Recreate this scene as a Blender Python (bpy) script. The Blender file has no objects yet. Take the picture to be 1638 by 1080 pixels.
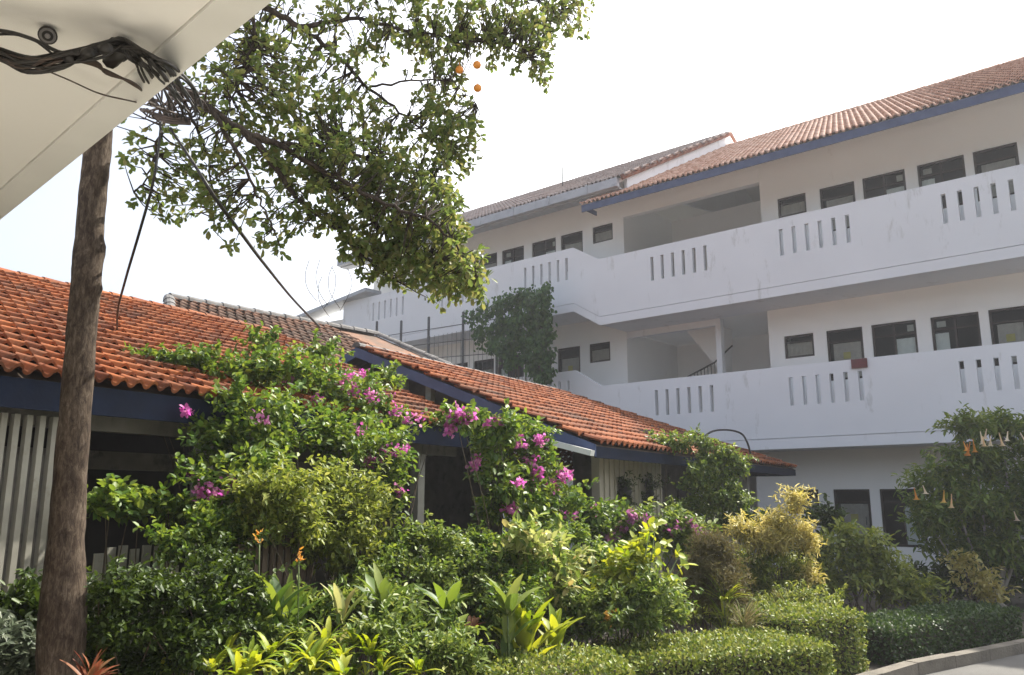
import bpy, math, random
import numpy as np
random.seed(7); rng = np.random.default_rng(7)
S = bpy.context.scene
R = math.radians
# ------------------------------------------------------------------ camera, sky, sun, exposure
CAMZ = 1.6
FPX = 1300.0
PITCH = math.atan(257 / FPX)
cam = bpy.data.cameras.new('camera'); camo = bpy.data.objects.new('camera', cam)
S.collection.objects.link(camo); S.camera = camo
camo.location = (0, 0, CAMZ); camo.rotation_euler = (math.pi / 2 + PITCH, 0, 0)
cam.sensor_width = 36; cam.lens = 36 * FPX / 1638; cam.clip_end = 3000; cam.clip_start = 0.05
SUN_EL = R(50); SDX, SDY = 0.75, 0.66
SUN_ROT = math.atan2(SDX, SDY)
w = bpy.data.worlds.new('World'); S.world = w; w.use_nodes = True
nt = w.node_tree; nt.nodes.clear()
out = nt.nodes.new('ShaderNodeOutputWorld'); bg = nt.nodes.new('ShaderNodeBackground')
sky = nt.nodes.new('ShaderNodeTexSky'); sky.sky_type = 'NISHITA'; sky.sun_disc = False
sky.sun_elevation = SUN_EL; sky.sun_rotation = SUN_ROT
sky.dust_density = 7.0; sky.air_density = 1.0; sky.ozone_density = 1.0
hs = nt.nodes.new('ShaderNodeHueSaturation'); hs.inputs['Saturation'].default_value = 0.62; hs.inputs['Value'].default_value = 0.88
bg.inputs['Strength'].default_value = 0.15
nt.links.new(sky.outputs[0], hs.inputs['Color'])
# thin bright cloud veil, thickest in the quarter of the sky towards the sun and behind the building
tcw = nt.nodes.new('ShaderNodeTexCoord'); dot = nt.nodes.new('ShaderNodeVectorMath'); dot.operation = 'DOT_PRODUCT'; dot.inputs[1].default_value = (0.72, 0.62, 0.25)
mr = nt.nodes.new('ShaderNodeMapRange'); mr.interpolation_type = 'SMOOTHSTEP'; mr.inputs[1].default_value = 0.36; mr.inputs[2].default_value = 1.0; mr.inputs[3].default_value = 0.0; mr.inputs[4].default_value = 1.0
veil = nt.nodes.new('ShaderNodeMix'); veil.data_type = 'RGBA'; veil.inputs[7].default_value = (8.2, 8.3, 8.4, 1)
nt.links.new(tcw.outputs['Generated'], dot.inputs[0]); nt.links.new(dot.outputs['Value'], mr.inputs[0]); nt.links.new(mr.outputs[0], veil.inputs[0])
nt.links.new(hs.outputs[0], veil.inputs[6]); nt.links.new(veil.outputs[2], bg.inputs[0]); nt.links.new(bg.outputs[0], out.inputs[0])
sl = bpy.data.lights.new('sun', 'SUN'); sl.energy = 3.9; sl.angle = R(0.6); sl.color = (1.0, 0.94, 0.84)
so = bpy.data.objects.new('sun', sl); S.collection.objects.link(so)
so.rotation_euler = (math.pi / 2 - SUN_EL, 0, math.atan2(SDX, -SDY))
S.view_settings.view_transform = 'Standard'; S.view_settings.look = 'None'
S.view_settings.exposure = 1.40; S.view_settings.gamma = 1.0

# ------------------------------------------------------------------ sight lines (pixel of the photograph -> point)
ct, st = math.cos(PITCH), math.sin(PITCH)
def ray(x, y):
    u = (540 - y) / FPX; fy = ct - u * st
    return np.array([(x - 819) / FPX / fy, 1.0, (st + u * ct) / fy])
O = np.array([0, 0, CAMZ])
def W(x, y, D): return O + ray(x, y) * D
def WZ(x, y, z):
    r = ray(x, y); return O + r * ((z - CAMZ) / r[2])
def WP(x, y, p, n):
    r = ray(x, y); return O + r * (np.dot(n, p - O) / np.dot(n, r))
def hdir(x):
    r = ray(x, 797)[:2]; r = r / np.hypot(*r); return np.array([r[0], r[1], 0.0])
UPV = np.array([0, 0, 1.0]); GZ = -0.2; GLARE_HAZE = 0.0014
# building frame: s along the facade (away from camera), d into the building
D1 = hdir(-744); DN = np.array([D1[1], -D1[0], 0.0])
PB = W(1280, 584, 20.0); PB[2] = 0
def B(s, d, z): return PB + D1 * s + DN * d + UPV * z
def BS(x, y, d=0.0):
    q = WP(x, y, PB + DN * d, DN); return float(np.dot(q - PB, D1)), float(q[2])
# pavilion frame: a along the eaves (away from camera), p perpendicular (to the left/back)
EA = hdir(1660); EB = np.array([-EA[1], EA[0], 0.0])
def A(a, p, z): return EA * a + EB * p + UPV * z
def AP(x, y, p): return WP(x, y, EB * p, EB)

# ------------------------------------------------------------------ mesh helpers
class MB:
    def __init__(s): s.v = []; s.f = []; s.sm = []; s.r = []
    def add(s, vs, fs, smooth=False, rnd=0.5):
        o = len(s.v); s.v += [tuple(map(float, q)) for q in vs]
        s.f += [tuple(i + o for i in f) for f in fs]; s.sm += [smooth] * len(fs)
        s.r += [rnd] * len(vs)
    def hexa(s, c, rnd=0.5):   # 8 corners, bottom 4 then top 4
        s.add(c, [(0, 3, 2, 1), (4, 5, 6, 7), (0, 1, 5, 4), (1, 2, 6, 5), (2, 3, 7, 6), (3, 0, 4, 7)], rnd=rnd)
    def box(s, fr, a0, a1, b0, b1, z0, z1, rnd=0.5):
        s.hexa([fr(a0, b0, z0), fr(a1, b0, z0), fr(a1, b1, z0), fr(a0, b1, z0), fr(a0, b0, z1), fr(a1, b0, z1), fr(a1, b1, z1), fr(a0, b1, z1)], rnd)
    def bar(s, p, q, wd, ht, up=UPV):
        p = np.array(p, float); q = np.array(q, float); d = q - p; d /= np.linalg.norm(d)
        sd = np.cross(d, up); sd /= np.linalg.norm(sd); u = np.cross(sd, d)
        c = []
        for (i, j) in ((-1, -1), (1, -1), (1, 1), (-1, 1)): c.append(p + sd * wd * .5 * i + u * ht * .5 * j)
        for (i, j) in ((-1, -1), (1, -1), (1, 1), (-1, 1)): c.append(q + sd * wd * .5 * i + u * ht * .5 * j)
        s.hexa(c)
    def tube(s, pts, rad, n=6, jit=0.0, cap=True, rnd=0.5):
        pts = [np.array(p, float) for p in pts]; k = len(pts)
        if not hasattr(rad, '__len__'): rad = [rad] * k
        o = []; ref = np.array([0.31, 0.17, 0.93])
        for i in range(k):
            t = pts[min(i + 1, k - 1)] - pts[max(i - 1, 0)]; t = t / (np.linalg.norm(t) + 1e-9)
            if abs(np.dot(t, ref)) > .95: ref = np.array([1., 0, 0])
            x = np.cross(t, ref); x /= np.linalg.norm(x); y = np.cross(t, x)
            for j in range(n):
                an = 2 * math.pi * j / n; rr = rad[i] * (1 + jit * random.uniform(-1, 1))
                o.append(pts[i] + (x * math.cos(an) + y * math.sin(an)) * rr)
        fs = [(i * n + j, i * n + (j + 1) % n, (i + 1) * n + (j + 1) % n, (i + 1) * n + j) for i in range(k - 1) for j in range(n)]
        if cap: fs += [tuple(range(n))[::-1], tuple(range((k - 1) * n, k * n))]
        s.add(o, fs, True, rnd)
    def panel(s, fr, a0, a1, z0, z1, b0, b1, holes, top=None):   # wall with real openings
        xs = sorted({a0, a1, *[v for h in holes for v in h[:2] if a0 < v < a1]})
        zs = sorted({z0, z1, *[v for h in holes for v in h[2:] if z0 < v < z1]})
        nx, nz = len(xs) - 1, len(zs) - 1
        def full(i, k):
            if i < 0 or k < 0 or i >= nx or k >= nz: return False
            cx, cz = (xs[i] + xs[i + 1]) / 2, (zs[k] + zs[k + 1]) / 2
            return not any(h[0] < cx < h[1] and h[2] < cz < h[3] for h in holes)
        for i in range(nx):
            for k in range(nz):
                if not full(i, k): continue
                x0, x1, y0, y1 = xs[i], xs[i + 1], zs[k], zs[k + 1]
                for b in (b0, b1): s.add([fr(x0, b, y0), fr(x1, b, y0), fr(x1, b, y1), fr(x0, b, y1)], [(0, 1, 2, 3)])
                for (di, dk, e0, e1) in ((-1, 0, (x0, y0), (x0, y1)), (1, 0, (x1, y0), (x1, y1)), (0, -1, (x0, y0), (x1, y0)), (0, 1, (x0, y1), (x1, y1))):
                    if not full(i + di, k + dk):
                        s.add([fr(e0[0], b0, e0[1]), fr(e1[0], b0, e1[1]), fr(e1[0], b1, e1[1]), fr(e0[0], b1, e0[1])], [(0, 1, 2, 3)])
    def sphere(s, c, r, nu=10, nv=7, sz=1.0, rnd=.5):
        vs = [];
        for i in range(nv + 1):
            th = math.pi * i / nv
            for j in range(nu):
                ph = 2 * math.pi * j / nu
                vs.append((c[0] + r * math.sin(th) * math.cos(ph), c[1] + r * math.sin(th) * math.sin(ph), c[2] + r * sz * math.cos(th)))
        s.add(vs, [(i * nu + j, (i + 1) * nu + j, (i + 1) * nu + (j + 1) % nu, i * nu + (j + 1) % nu) for i in range(nv) for j in range(nu)], True, rnd)
    def build(s, name, mat, parent=None, fix=False):
        me = bpy.data.meshes.new(name); off = np.array(parent_loc(parent))
        me.from_pydata([tuple(np.array(q) - off) for q in s.v], [], s.f)
        me.polygons.foreach_set('use_smooth', s.sm)
        at = me.attributes.new('rnd', 'FLOAT', 'POINT'); at.data.foreach_set('value', s.r)
        me.materials.append(mat); me.update()
        o = bpy.data.objects.new(name, me); S.collection.objects.link(o)
        if parent: o.parent = parent
        return o
def parent_loc(p):
    l = np.zeros(3)
    while p is not None: l += np.array(p.location); p = p.parent
    return l
def tag(o, label=None, cat=None, group=None, kind=None):
    if label: o['label'] = label
    if cat: o['category'] = cat
    if group: o['group'] = group
    if kind: o['kind'] = kind
    return o
def thing(name, label, cat, loc, group=None):
    o = bpy.data.objects.new(name, None); S.collection.objects.link(o)
    o.location = tuple(map(float, loc)); o.empty_display_size = .2
    return tag(o, label, cat, group)

# ------------------------------------------------------------------ materials
def newmat(name):
    m = bpy.data.materials.new(name); m.use_nodes = True
    n = m.node_tree; return m, n, n.nodes['Principled BSDF']
def N(n, t, **k):
    q = n.nodes.new(t)
    for a, b in k.items(): setattr(q, a, b)
    return q
def plain(name, col, rough=.6, var=.12, scale=3., bump=0., bscale=40., metal=0., stretch=None, dirt=None, spec=.5):
    m, n, p = newmat(name); L = n.links.new
    tc = N(n, 'ShaderNodeTexCoord'); mp = N(n, 'ShaderNodeMapping'); L(tc.outputs['Object'], mp.inputs[0])
    if stretch: mp.inputs['Scale'].default_value = stretch
    nz = N(n, 'ShaderNodeTexNoise'); nz.inputs['Scale'].default_value = scale; nz.inputs['Detail'].default_value = 8; L(mp.outputs[0], nz.inputs['Vector'])
    cr = N(n, 'ShaderNodeValToRGB'); cr.color_ramp.elements[0].position = .3; cr.color_ramp.elements[1].position = .7
    cr.color_ramp.elements[0].color = (*[c * (1 - var) for c in col], 1); cr.color_ramp.elements[1].color = (*[min(1, c * (1 + var)) for c in col], 1)
    L(nz.outputs['Fac'], cr.inputs[0]); last = cr.outputs[0]
    if dirt:
        n2 = N(n, 'ShaderNodeTexNoise'); n2.inputs['Scale'].default_value = dirt[1]; n2.inputs['Detail'].default_value = 10; n2.inputs['Roughness'].default_value = .7
        m2 = N(n, 'ShaderNodeMapping'); m2.inputs['Scale'].default_value = dirt[3] if len(dirt) > 3 else (1, 1, 1); L(tc.outputs['Object'], m2.inputs[0]); L(m2.outputs[0], n2.inputs['Vector'])
        c2 = N(n, 'ShaderNodeValToRGB'); c2.color_ramp.elements[0].position = dirt[2]; c2.color_ramp.elements[1].position = dirt[2] + .16
        L(n2.outputs['Fac'], c2.inputs[0]); mx = N(n, 'ShaderNodeMix', data_type='RGBA'); L(c2.outputs[0], mx.inputs[0]); L(last, mx.inputs[6])
        mx.inputs[7].default_value = (*dirt[0], 1); last = mx.outputs[2]
    L(last, p.inputs['Base Color']); p.inputs['Roughness'].default_value = rough; p.inputs['Metallic'].default_value = metal
    p.inputs['Specular IOR Level'].default_value = spec
    if bump:
        n3 = N(n, 'ShaderNodeTexNoise'); n3.inputs['Scale'].default_value = bscale; n3.inputs['Detail'].default_value = 6; L(mp.outputs[0], n3.inputs['Vector'])
        bp = N(n, 'ShaderNodeBump'); bp.inputs['Strength'].default_value = bump; bp.inputs['Distance'].default_value = .02; L(n3.outputs['Fac'], bp.inputs['Height']); L(bp.outputs[0], p.inputs['Normal'])
    return m
def attr_ramp(n, cols):
    at = N(n, 'ShaderNodeAttribute', attribute_name='rnd'); cr = N(n, 'ShaderNodeValToRGB'); e = cr.color_ramp
    while len(e.elements) < len(cols): e.elements.new(.5)
    for i, c in enumerate(cols):
        e.elements[i].position = i / (len(cols) - 1); e.elements[i].color = (*c, 1)
    n.links.new(at.outputs['Fac'], cr.inputs[0]); return cr
def leafmat(name, cols, trans=.3, rough=.46, spec=.3):
    m, n, p = newmat(name); cr = attr_ramp(n, cols); L = n.links.new
    L(cr.outputs[0], p.inputs['Base Color']); p.inputs['Roughness'].default_value = rough; p.inputs['Specular IOR Level'].default_value = spec
    tr = N(n, 'ShaderNodeBsdfTranslucent'); hv = N(n, 'ShaderNodeHueSaturation'); hv.inputs['Value'].default_value = 1.5; hv.inputs['Saturation'].default_value = 1.1
    hv.inputs['Hue'].default_value = .485; L(cr.outputs[0], hv.inputs['Color']); L(hv.outputs[0], tr.inputs[0])
    mx = N(n, 'ShaderNodeMixShader'); mx.inputs[0].default_value = trans; L(p.outputs[0], mx.inputs[1]); L(tr.outputs[0], mx.inputs[2])
    L(mx.outputs[0], n.nodes['Material Output'].inputs[0]); return m
def tilemat(name, cols, dirtc, dpos=.62):
    m, n, p = newmat(name); cr = attr_ramp(n, cols); L = n.links.new
    tc = N(n, 'ShaderNodeTexCoord'); nz = N(n, 'ShaderNodeTexNoise'); nz.inputs['Scale'].default_value = 1.1; nz.inputs['Detail'].default_value = 9; nz.inputs['Roughness'].default_value = .7
    L(tc.outputs['Object'], nz.inputs['Vector']); c2 = N(n, 'ShaderNodeValToRGB'); c2.color_ramp.elements[0].position = dpos - .14; c2.color_ramp.elements[1].position = dpos + .1
    L(nz.outputs['Fac'], c2.inputs[0]); mx = N(n, 'ShaderNodeMix', data_type='RGBA'); L(c2.outputs[0], mx.inputs[0]); L(cr.outputs[0], mx.inputs[6]); mx.inputs[7].default_value = (*dirtc, 1)
    n3 = N(n, 'ShaderNodeTexNoise'); n3.inputs['Scale'].default_value = 26; n3.inputs['Detail'].default_value = 5; L(tc.outputs['Object'], n3.inputs['Vector'])
    m3 = N(n, 'ShaderNodeMix', data_type='RGBA', blend_type='MULTIPLY'); m3.inputs[0].default_value = .5; L(mx.outputs[2], m3.inputs[6])
    c3 = N(n, 'ShaderNodeValToRGB'); c3.color_ramp.elements[0].color = (.45, .45, .45, 1); c3.color_ramp.elements[0].position = .3; c3.color_ramp.elements[1].position = .65; L(n3.outputs['Fac'], c3.inputs[0]); L(c3.outputs[0], m3.inputs[7])
    L(m3.outputs[2], p.inputs['Base Color']); p.inputs['Roughness'].default_value = .85; p.inputs['Specular IOR Level'].default_value = .2; return m
M = {}
M['white'] = plain('white_paint', (.80, .81, .83), .7, .03, .6, .12, 60, dirt=((.52, .52, .50), 2.6, .585, (1, 1, .3)))
M['cream'] = plain('cream_paint', (.90, .895, .87), .7, .035, .5, .12, 60, dirt=((.52, .48, .42), 1.3, .66, (1, 1, .5)))
M['soffit'] = plain('soffit_sheet', (.88, .86, .815), .6, .03, .8, .05, 30, dirt=((.62, .54, .43), 2.1, .67))
M['trim'] = plain('white_trim', (.80, .79, .75), .5, .04, 4)
M['blue'] = plain('blue_board', (.035, .06, .145), .55, .18, 5, .1, 30, dirt=((.09, .11, .16), 4, .62))
M['blue_light'] = plain('faded_blue_board', (.075, .10, .185), .65, .15, 4, dirt=((.08, .10, .16), 5, .62), spec=.2)
M['navy'] = plain('navy_board', (.006, .012, .032), .6, .25, 5, .1, 30, spec=.15)
M['frame'] = plain('dark_brown_wood', (.030, .019, .014), .5, .25, 12)
M['dark'] = plain('dark_shade_wall', (.035, .032, .028), .9, .2, 3)
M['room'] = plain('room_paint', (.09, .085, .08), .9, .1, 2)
M['curtain'] = plain('pale_curtain', (.88, .90, .87), .9, .06, 8)
M['darkcurtain'] = plain('grey_blind', (.50, .455, .41), .8, .1, 9)
M['gutter'] = plain('grey_gutter', (.42, .44, .47), .5, .12, 3, dirt=((.16, .16, .17), 3, .6))
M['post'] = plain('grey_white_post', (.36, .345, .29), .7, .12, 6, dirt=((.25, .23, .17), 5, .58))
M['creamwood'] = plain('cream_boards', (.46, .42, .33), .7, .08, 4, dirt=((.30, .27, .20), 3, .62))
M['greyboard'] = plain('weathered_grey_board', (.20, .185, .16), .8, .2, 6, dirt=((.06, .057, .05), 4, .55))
M['brownwood'] = plain('old_brown_wood', (.12, .085, .06), .8, .25, 7)
M['concrete'] = plain('concrete_paving', (.10, .097, .088), .9, .18, 1.5, .3, 60, dirt=((.09, .085, .07), .9, .6))
M['bounce_paving'] = plain('pale_bounce_paving', (.50, .47, .41), .85, .1, 2, .3, 60)
M['kerb'] = plain('kerb_stone', (.13, .115, .09), .9, .25, 4, .5, 40, dirt=((.065, .06, .045), 3, .56))
M['soil'] = plain('soil', (.055, .045, .03), .95, .35, 5, .8, 20)
M['cable'] = plain('black_cable', (.018, .016, .015), .55, .25, 30)
M['brown_cable'] = plain('brown_cable', (.06, .042, .034), .6, .25, 30)
M['metal'] = plain('grey_metal', (.09, .09, .09), .5, .2, 20, metal=.3)
M['ironred'] = plain('maroon_plate', (.13, .025, .025), .5, .2, 10)
M['notice'] = plain('yellow_paper', (.55, .47, .16), .8, .1, 10)
M['paper'] = plain('white_paper', (.62, .62, .58), .8, .1, 10)
M['cambody'] = plain('camera_plastic', (.05, .045, .043), .45, .15, 20)
M['camring'] = plain('camera_ring', (.20, .19, .19), .35, .1, 20)
M['sheet'] = plain('old_metal_sheet', (.10, .12, .097), .75, .3, 6)
M['ridge'] = plain('ridge_mortar', (.13, .125, .12), .85, .3, 6, .4, 30)
M['pot'] = plain('black_pot', (.02, .019, .018), .6, .2, 10)
M['stem'] = plain('brown_stem', (.10, .075, .05), .85, .3, 12, .4, 50)
M['greenstem'] = plain('green_stem', (.10, .14, .04), .6, .25, 12)
M['palestem'] = plain('pale_stem', (.34, .31, .26), .8, .25, 9, .3, 40)
def barkmat(name, c0, c1, c2):
    m, n, p = newmat(name); L = n.links.new
    tc = N(n, 'ShaderNodeTexCoord'); mp = N(n, 'ShaderNodeMapping'); mp.inputs['Scale'].default_value = (1, 1, .3); L(tc.outputs['Object'], mp.inputs[0])
    nz = N(n, 'ShaderNodeTexNoise'); nz.inputs['Scale'].default_value = 42; nz.inputs['Detail'].default_value = 12; nz.inputs['Roughness'].default_value = .78; nz.inputs['Distortion'].default_value = .6; L(mp.outputs[0], nz.inputs['Vector'])
    cr = N(n, 'ShaderNodeValToRGB'); cr.color_ramp.elements.new(.5)
    for i, (ps, c) in enumerate(((.34, c0), (.5, c1), (.66, c2))): cr.color_ramp.elements[i].position = ps; cr.color_ramp.elements[i].color = (*c, 1)
    L(nz.outputs['Fac'], cr.inputs[0])
    vo = N(n, 'ShaderNodeTexVoronoi', feature='DISTANCE_TO_EDGE'); vo.inputs['Scale'].default_value = 34; mv = N(n, 'ShaderNodeMapping'); mv.inputs['Scale'].default_value = (1, 1, .38); L(tc.outputs['Object'], mv.inputs[0])
    ad = N(n, 'ShaderNodeMix', data_type='VECTOR'); ad.inputs[0].default_value = .06; L(mv.outputs[0], ad.inputs[4]); L(nz.outputs['Color'], ad.inputs[5]); L(ad.outputs[1], vo.inputs['Vector'])
    cv = N(n, 'ShaderNodeValToRGB'); cv.color_ramp.elements[0].color = (.38, .36, .34, 1); cv.color_ramp.elements[1].position = .09; L(vo.outputs['Distance'], cv.inputs[0])
    n2 = N(n, 'ShaderNodeTexNoise'); n2.inputs['Scale'].default_value = 7; n2.inputs['Detail'].default_value = 8; L(tc.outputs['Object'], n2.inputs['Vector'])
    c2r = N(n, 'ShaderNodeValToRGB'); c2r.color_ramp.elements[0].position = .36; c2r.color_ramp.elements[1].position = .62; c2r.color_ramp.elements[0].color = (.5, .46, .43, 1); L(n2.outputs['Fac'], c2r.inputs[0])
    mx = N(n, 'ShaderNodeMix', data_type='RGBA', blend_type='MULTIPLY'); mx.inputs[0].default_value = .85; L(cr.outputs[0], mx.inputs[6]); L(c2r.outputs[0], mx.inputs[7])
    m4 = N(n, 'ShaderNodeMix', data_type='RGBA', blend_type='MULTIPLY'); m4.inputs[0].default_value = .3; L(mx.outputs[2], m4.inputs[6]); L(cv.outputs[0], m4.inputs[7])
    L(m4.outputs[2], p.inputs['Base Color']); p.inputs['Roughness'].default_value = .9; p.inputs['Specular IOR Level'].default_value = .2
    b2 = N(n, 'ShaderNodeBump'); b2.inputs['Strength'].default_value = .35; b2.inputs['Distance'].default_value = .01; L(cv.outputs[0], b2.inputs['Height'])
    bp = N(n, 'ShaderNodeBump'); bp.inputs['Strength'].default_value = .9; bp.inputs['Distance'].default_value = .008; L(nz.outputs['Fac'], bp.inputs['Height']); L(b2.outputs[0], bp.inputs['Normal']); L(bp.outputs[0], p.inputs['Normal'])
    return m
M['bark'] = barkmat('bark', (.025, .018, .013), (.088, .064, .046), (.20, .163, .122))
M['branch'] = barkmat('branch_bark', (.025, .019, .014), (.06, .045, .034), (.11, .09, .07))
M['tile'] = tilemat('red_clay_tiles', [(.13, .038, .016), (.26, .075, .025), (.34, .11, .038), (.24, .09, .042)], (.10, .06, .042))
M['tile2'] = tilemat('dull_red_clay_tiles', [(.13, .042, .025), (.20, .065, .035), (.25, .085, .045), (.19, .07, .042)], (.16, .08, .05), .60)
M['tile_faded'] = tilemat('faded_grey_pink_tiles', [(.42, .31, .27), (.52, .41, .36), (.58, .48, .43), (.46, .36, .32)], (.34, .29, .27), .6)
M['tile_old'] = tilemat('old_brown_clay_tiles', [(.13, .075, .05), (.22, .115, .07), (.29, .155, .10), (.19, .125, .09)], (.11, .09, .07), .58)
M['tile_top'] = tilemat('pale_red_clay_tiles', [(.50, .27, .18), (.66, .40, .29), (.78, .54, .42), (.62, .38, .28)], (.50, .33, .25), .72)
def glassmat():
    m, n, p = newmat('window_glass'); L = n.links.new
    p.inputs['Base Color'].default_value = (.01, .011, .012, 1); p.inputs['Roughness'].default_value = .06
    tr = N(n, 'ShaderNodeBsdfTransparent'); tr.inputs[0].default_value = (.93, .95, .94, 1)
    mx = N(n, 'ShaderNodeMixShader'); mx.inputs[0].default_value = .91; L(p.outputs[0], mx.inputs[1]); L(tr.outputs[0], mx.inputs[2]); L(mx.outputs[0], n.nodes['Material Output'].inputs[0])
    return m
M['glass'] = glassmat()
G = lambda *c: leafmat(*c)
M['l_tree'] = leafmat('tree_leaves', [(.065, .10, .03), (.11, .165, .042), (.155, .20, .055), (.215, .205, .07), (.10, .14, .055)], .45, .42)
M['l_boug'] = leafmat('bougainvillea_leaves', [(.035, .07, .018), (.07, .135, .026), (.125, .20, .033), (.21, .27, .05), (.06, .115, .025)], .35)
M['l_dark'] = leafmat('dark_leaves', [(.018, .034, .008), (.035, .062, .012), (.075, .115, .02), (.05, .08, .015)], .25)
M['l_mid'] = leafmat('mid_leaves', [(.05, .09, .02), (.10, .16, .033), (.18, .24, .05), (.26, .29, .085)], .33)
M['l_olive'] = leafmat('olive_leaves', [(.075, .11, .022), (.14, .185, .036), (.24, .28, .055), (.33, .34, .10)], .34)
M['l_lime'] = leafmat('lime_leaves', [(.10, .17, .02), (.21, .29, .03), (.34, .37, .05), (.36, .39, .05), (.16, .26, .03)], .38)
M['l_yellow'] = leafmat('yellow_leaves', [(.16, .18, .04), (.36, .33, .08), (.52, .46, .15), (.60, .55, .26), (.30, .31, .08)], .35)
M['l_varieg'] = leafmat('variegated_leaves', [(.055, .10, .025), (.13, .20, .04), (.28, .34, .09), (.42, .44, .18), (.30, .22, .07)], .35)
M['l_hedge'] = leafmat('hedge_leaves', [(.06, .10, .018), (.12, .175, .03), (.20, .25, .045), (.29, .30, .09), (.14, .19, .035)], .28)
M['l_hedgedark'] = leafmat('shaded_hedge_leaves', [(.025, .05, .015), (.04, .075, .02), (.07, .11, .03)], .25)  # darker copy of the hedge leaves, with shade put into the colour
M['l_conifer'] = leafmat('conifer_sprays', [(.08, .078, .028), (.125, .11, .042), (.18, .15, .06), (.10, .125, .035)], .2, .6)
M['l_vine'] = leafmat('vine_leaves', [(.03, .075, .02), (.05, .12, .03), (.09, .17, .04)], .3)
M['l_red'] = leafmat('red_leaves', [(.12, .04, .022), (.20, .07, .035), (.26, .12, .06), (.16, .10, .045)], .3)
M['l_dry'] = leafmat('dry_grass', [(.16, .13, .06), (.25, .21, .10), (.18, .19, .07), (.12, .15, .05)], .3, .7)
M['l_grey'] = leafmat('grey_green_leaves', [(.07, .09, .06), (.11, .14, .09), (.20, .22, .15)], .2)
M['f_mag'] = leafmat('magenta_bracts', [(.40, .09, .26), (.52, .13, .38), (.60, .24, .47), (.54, .26, .34)], .45, .6)
M['f_pink'] = leafmat('pink_bracts', [(.28, .09, .20), (.38, .14, .28), (.44, .22, .34), (.34, .18, .2)], .35, .6)
M['f_orange'] = leafmat('orange_petals', [(.52, .22, .04), (.62, .34, .07), (.62, .42, .12)], .4, .6)
M['f_white'] = leafmat('cream_petals', [(.66, .56, .40), (.74, .69, .54), (.68, .52, .28)], .45, .6)
M['fruit'] = plain('orange_fruit', (.68, .24, .02), .45, .12, 12)

def smooth(pts, n=6):
    P = [np.array(p, float) for p in pts]; P = [2 * P[0] - P[1]] + P + [2 * P[-1] - P[-2]]; o = []
    for i in range(1, len(P) - 2):
        for k in range(n):
            t = k / n; a, b, c, d = P[i - 1], P[i], P[i + 1], P[i + 2]
            o.append(.5 * ((2 * b) + (c - a) * t + (2 * a - 5 * b + 4 * c - d) * t * t + (3 * b - a - 3 * c + d) * t ** 3))
    o.append(P[-2]); return o
# ------------------------------------------------------------------ foliage
def leaves(name, mat, parent, pos, axis, nrm, ln, wd, rnd, fold=.25, droop=.15, shape=(.32, .72), up1=1.0, up2=.85):
    n = len(pos); axis = axis / (np.linalg.norm(axis, axis=1, keepdims=True) + 1e-9)
    side = np.cross(axis, nrm); side /= (np.linalg.norm(side, axis=1, keepdims=True) + 1e-9); nr = np.cross(side, axis)
    ln = np.broadcast_to(np.asarray(ln, float).reshape(-1, 1), (n, 1)); wd = np.broadcast_to(np.asarray(wd, float).reshape(-1, 1), (n, 1))
    h = wd * .5
    tp = pos + axis * ln - nr * ln * droop
    mid = lambda t: pos + axis * ln * t - nr * ln * droop * t * t
    v = np.stack([pos, mid(shape[0]) + side * h * up1 + nr * h * fold, mid(shape[1]) + side * h * up2 + nr * h * fold, tp,
                  mid(shape[1]) - side * h * up2 + nr * h * fold, mid(shape[0]) - side * h * up1 + nr * h * fold], 1)
    v = v.reshape(-1, 3) - parent_loc(parent)
    b = np.arange(n)[:, None] * 6
    f = np.concatenate([b + np.array([[0, 1, 2, 3]]), b + np.array([[0, 3, 4, 5]])], 1).reshape(-1)
    me = bpy.data.meshes.new(name); me.vertices.add(n * 6); me.vertices.foreach_set('co', v.ravel())
    me.loops.add(n * 8); me.loops.foreach_set('vertex_index', f.astype(np.int32))
    me.polygons.add(n * 2); me.polygons.foreach_set('loop_start', np.arange(n * 2, dtype=np.int32) * 4)
    try: me.polygons.foreach_set('loop_total', np.full(n * 2, 4, np.int32))
    except Exception: pass
    at = me.attributes.new('rnd', 'FLOAT', 'POINT'); at.data.foreach_set('value', np.repeat(np.clip(rnd, 0, 1), 6).astype(np.float32))
    me.update(calc_edges=True); me.validate(); me.materials.append(mat)
    o = bpy.data.objects.new(name, me); S.collection.objects.link(o); o.parent = parent; return o
def unit(n):
    v = rng.normal(size=(n, 3)); return v / np.linalg.norm(v, axis=1, keepdims=True)
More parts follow.
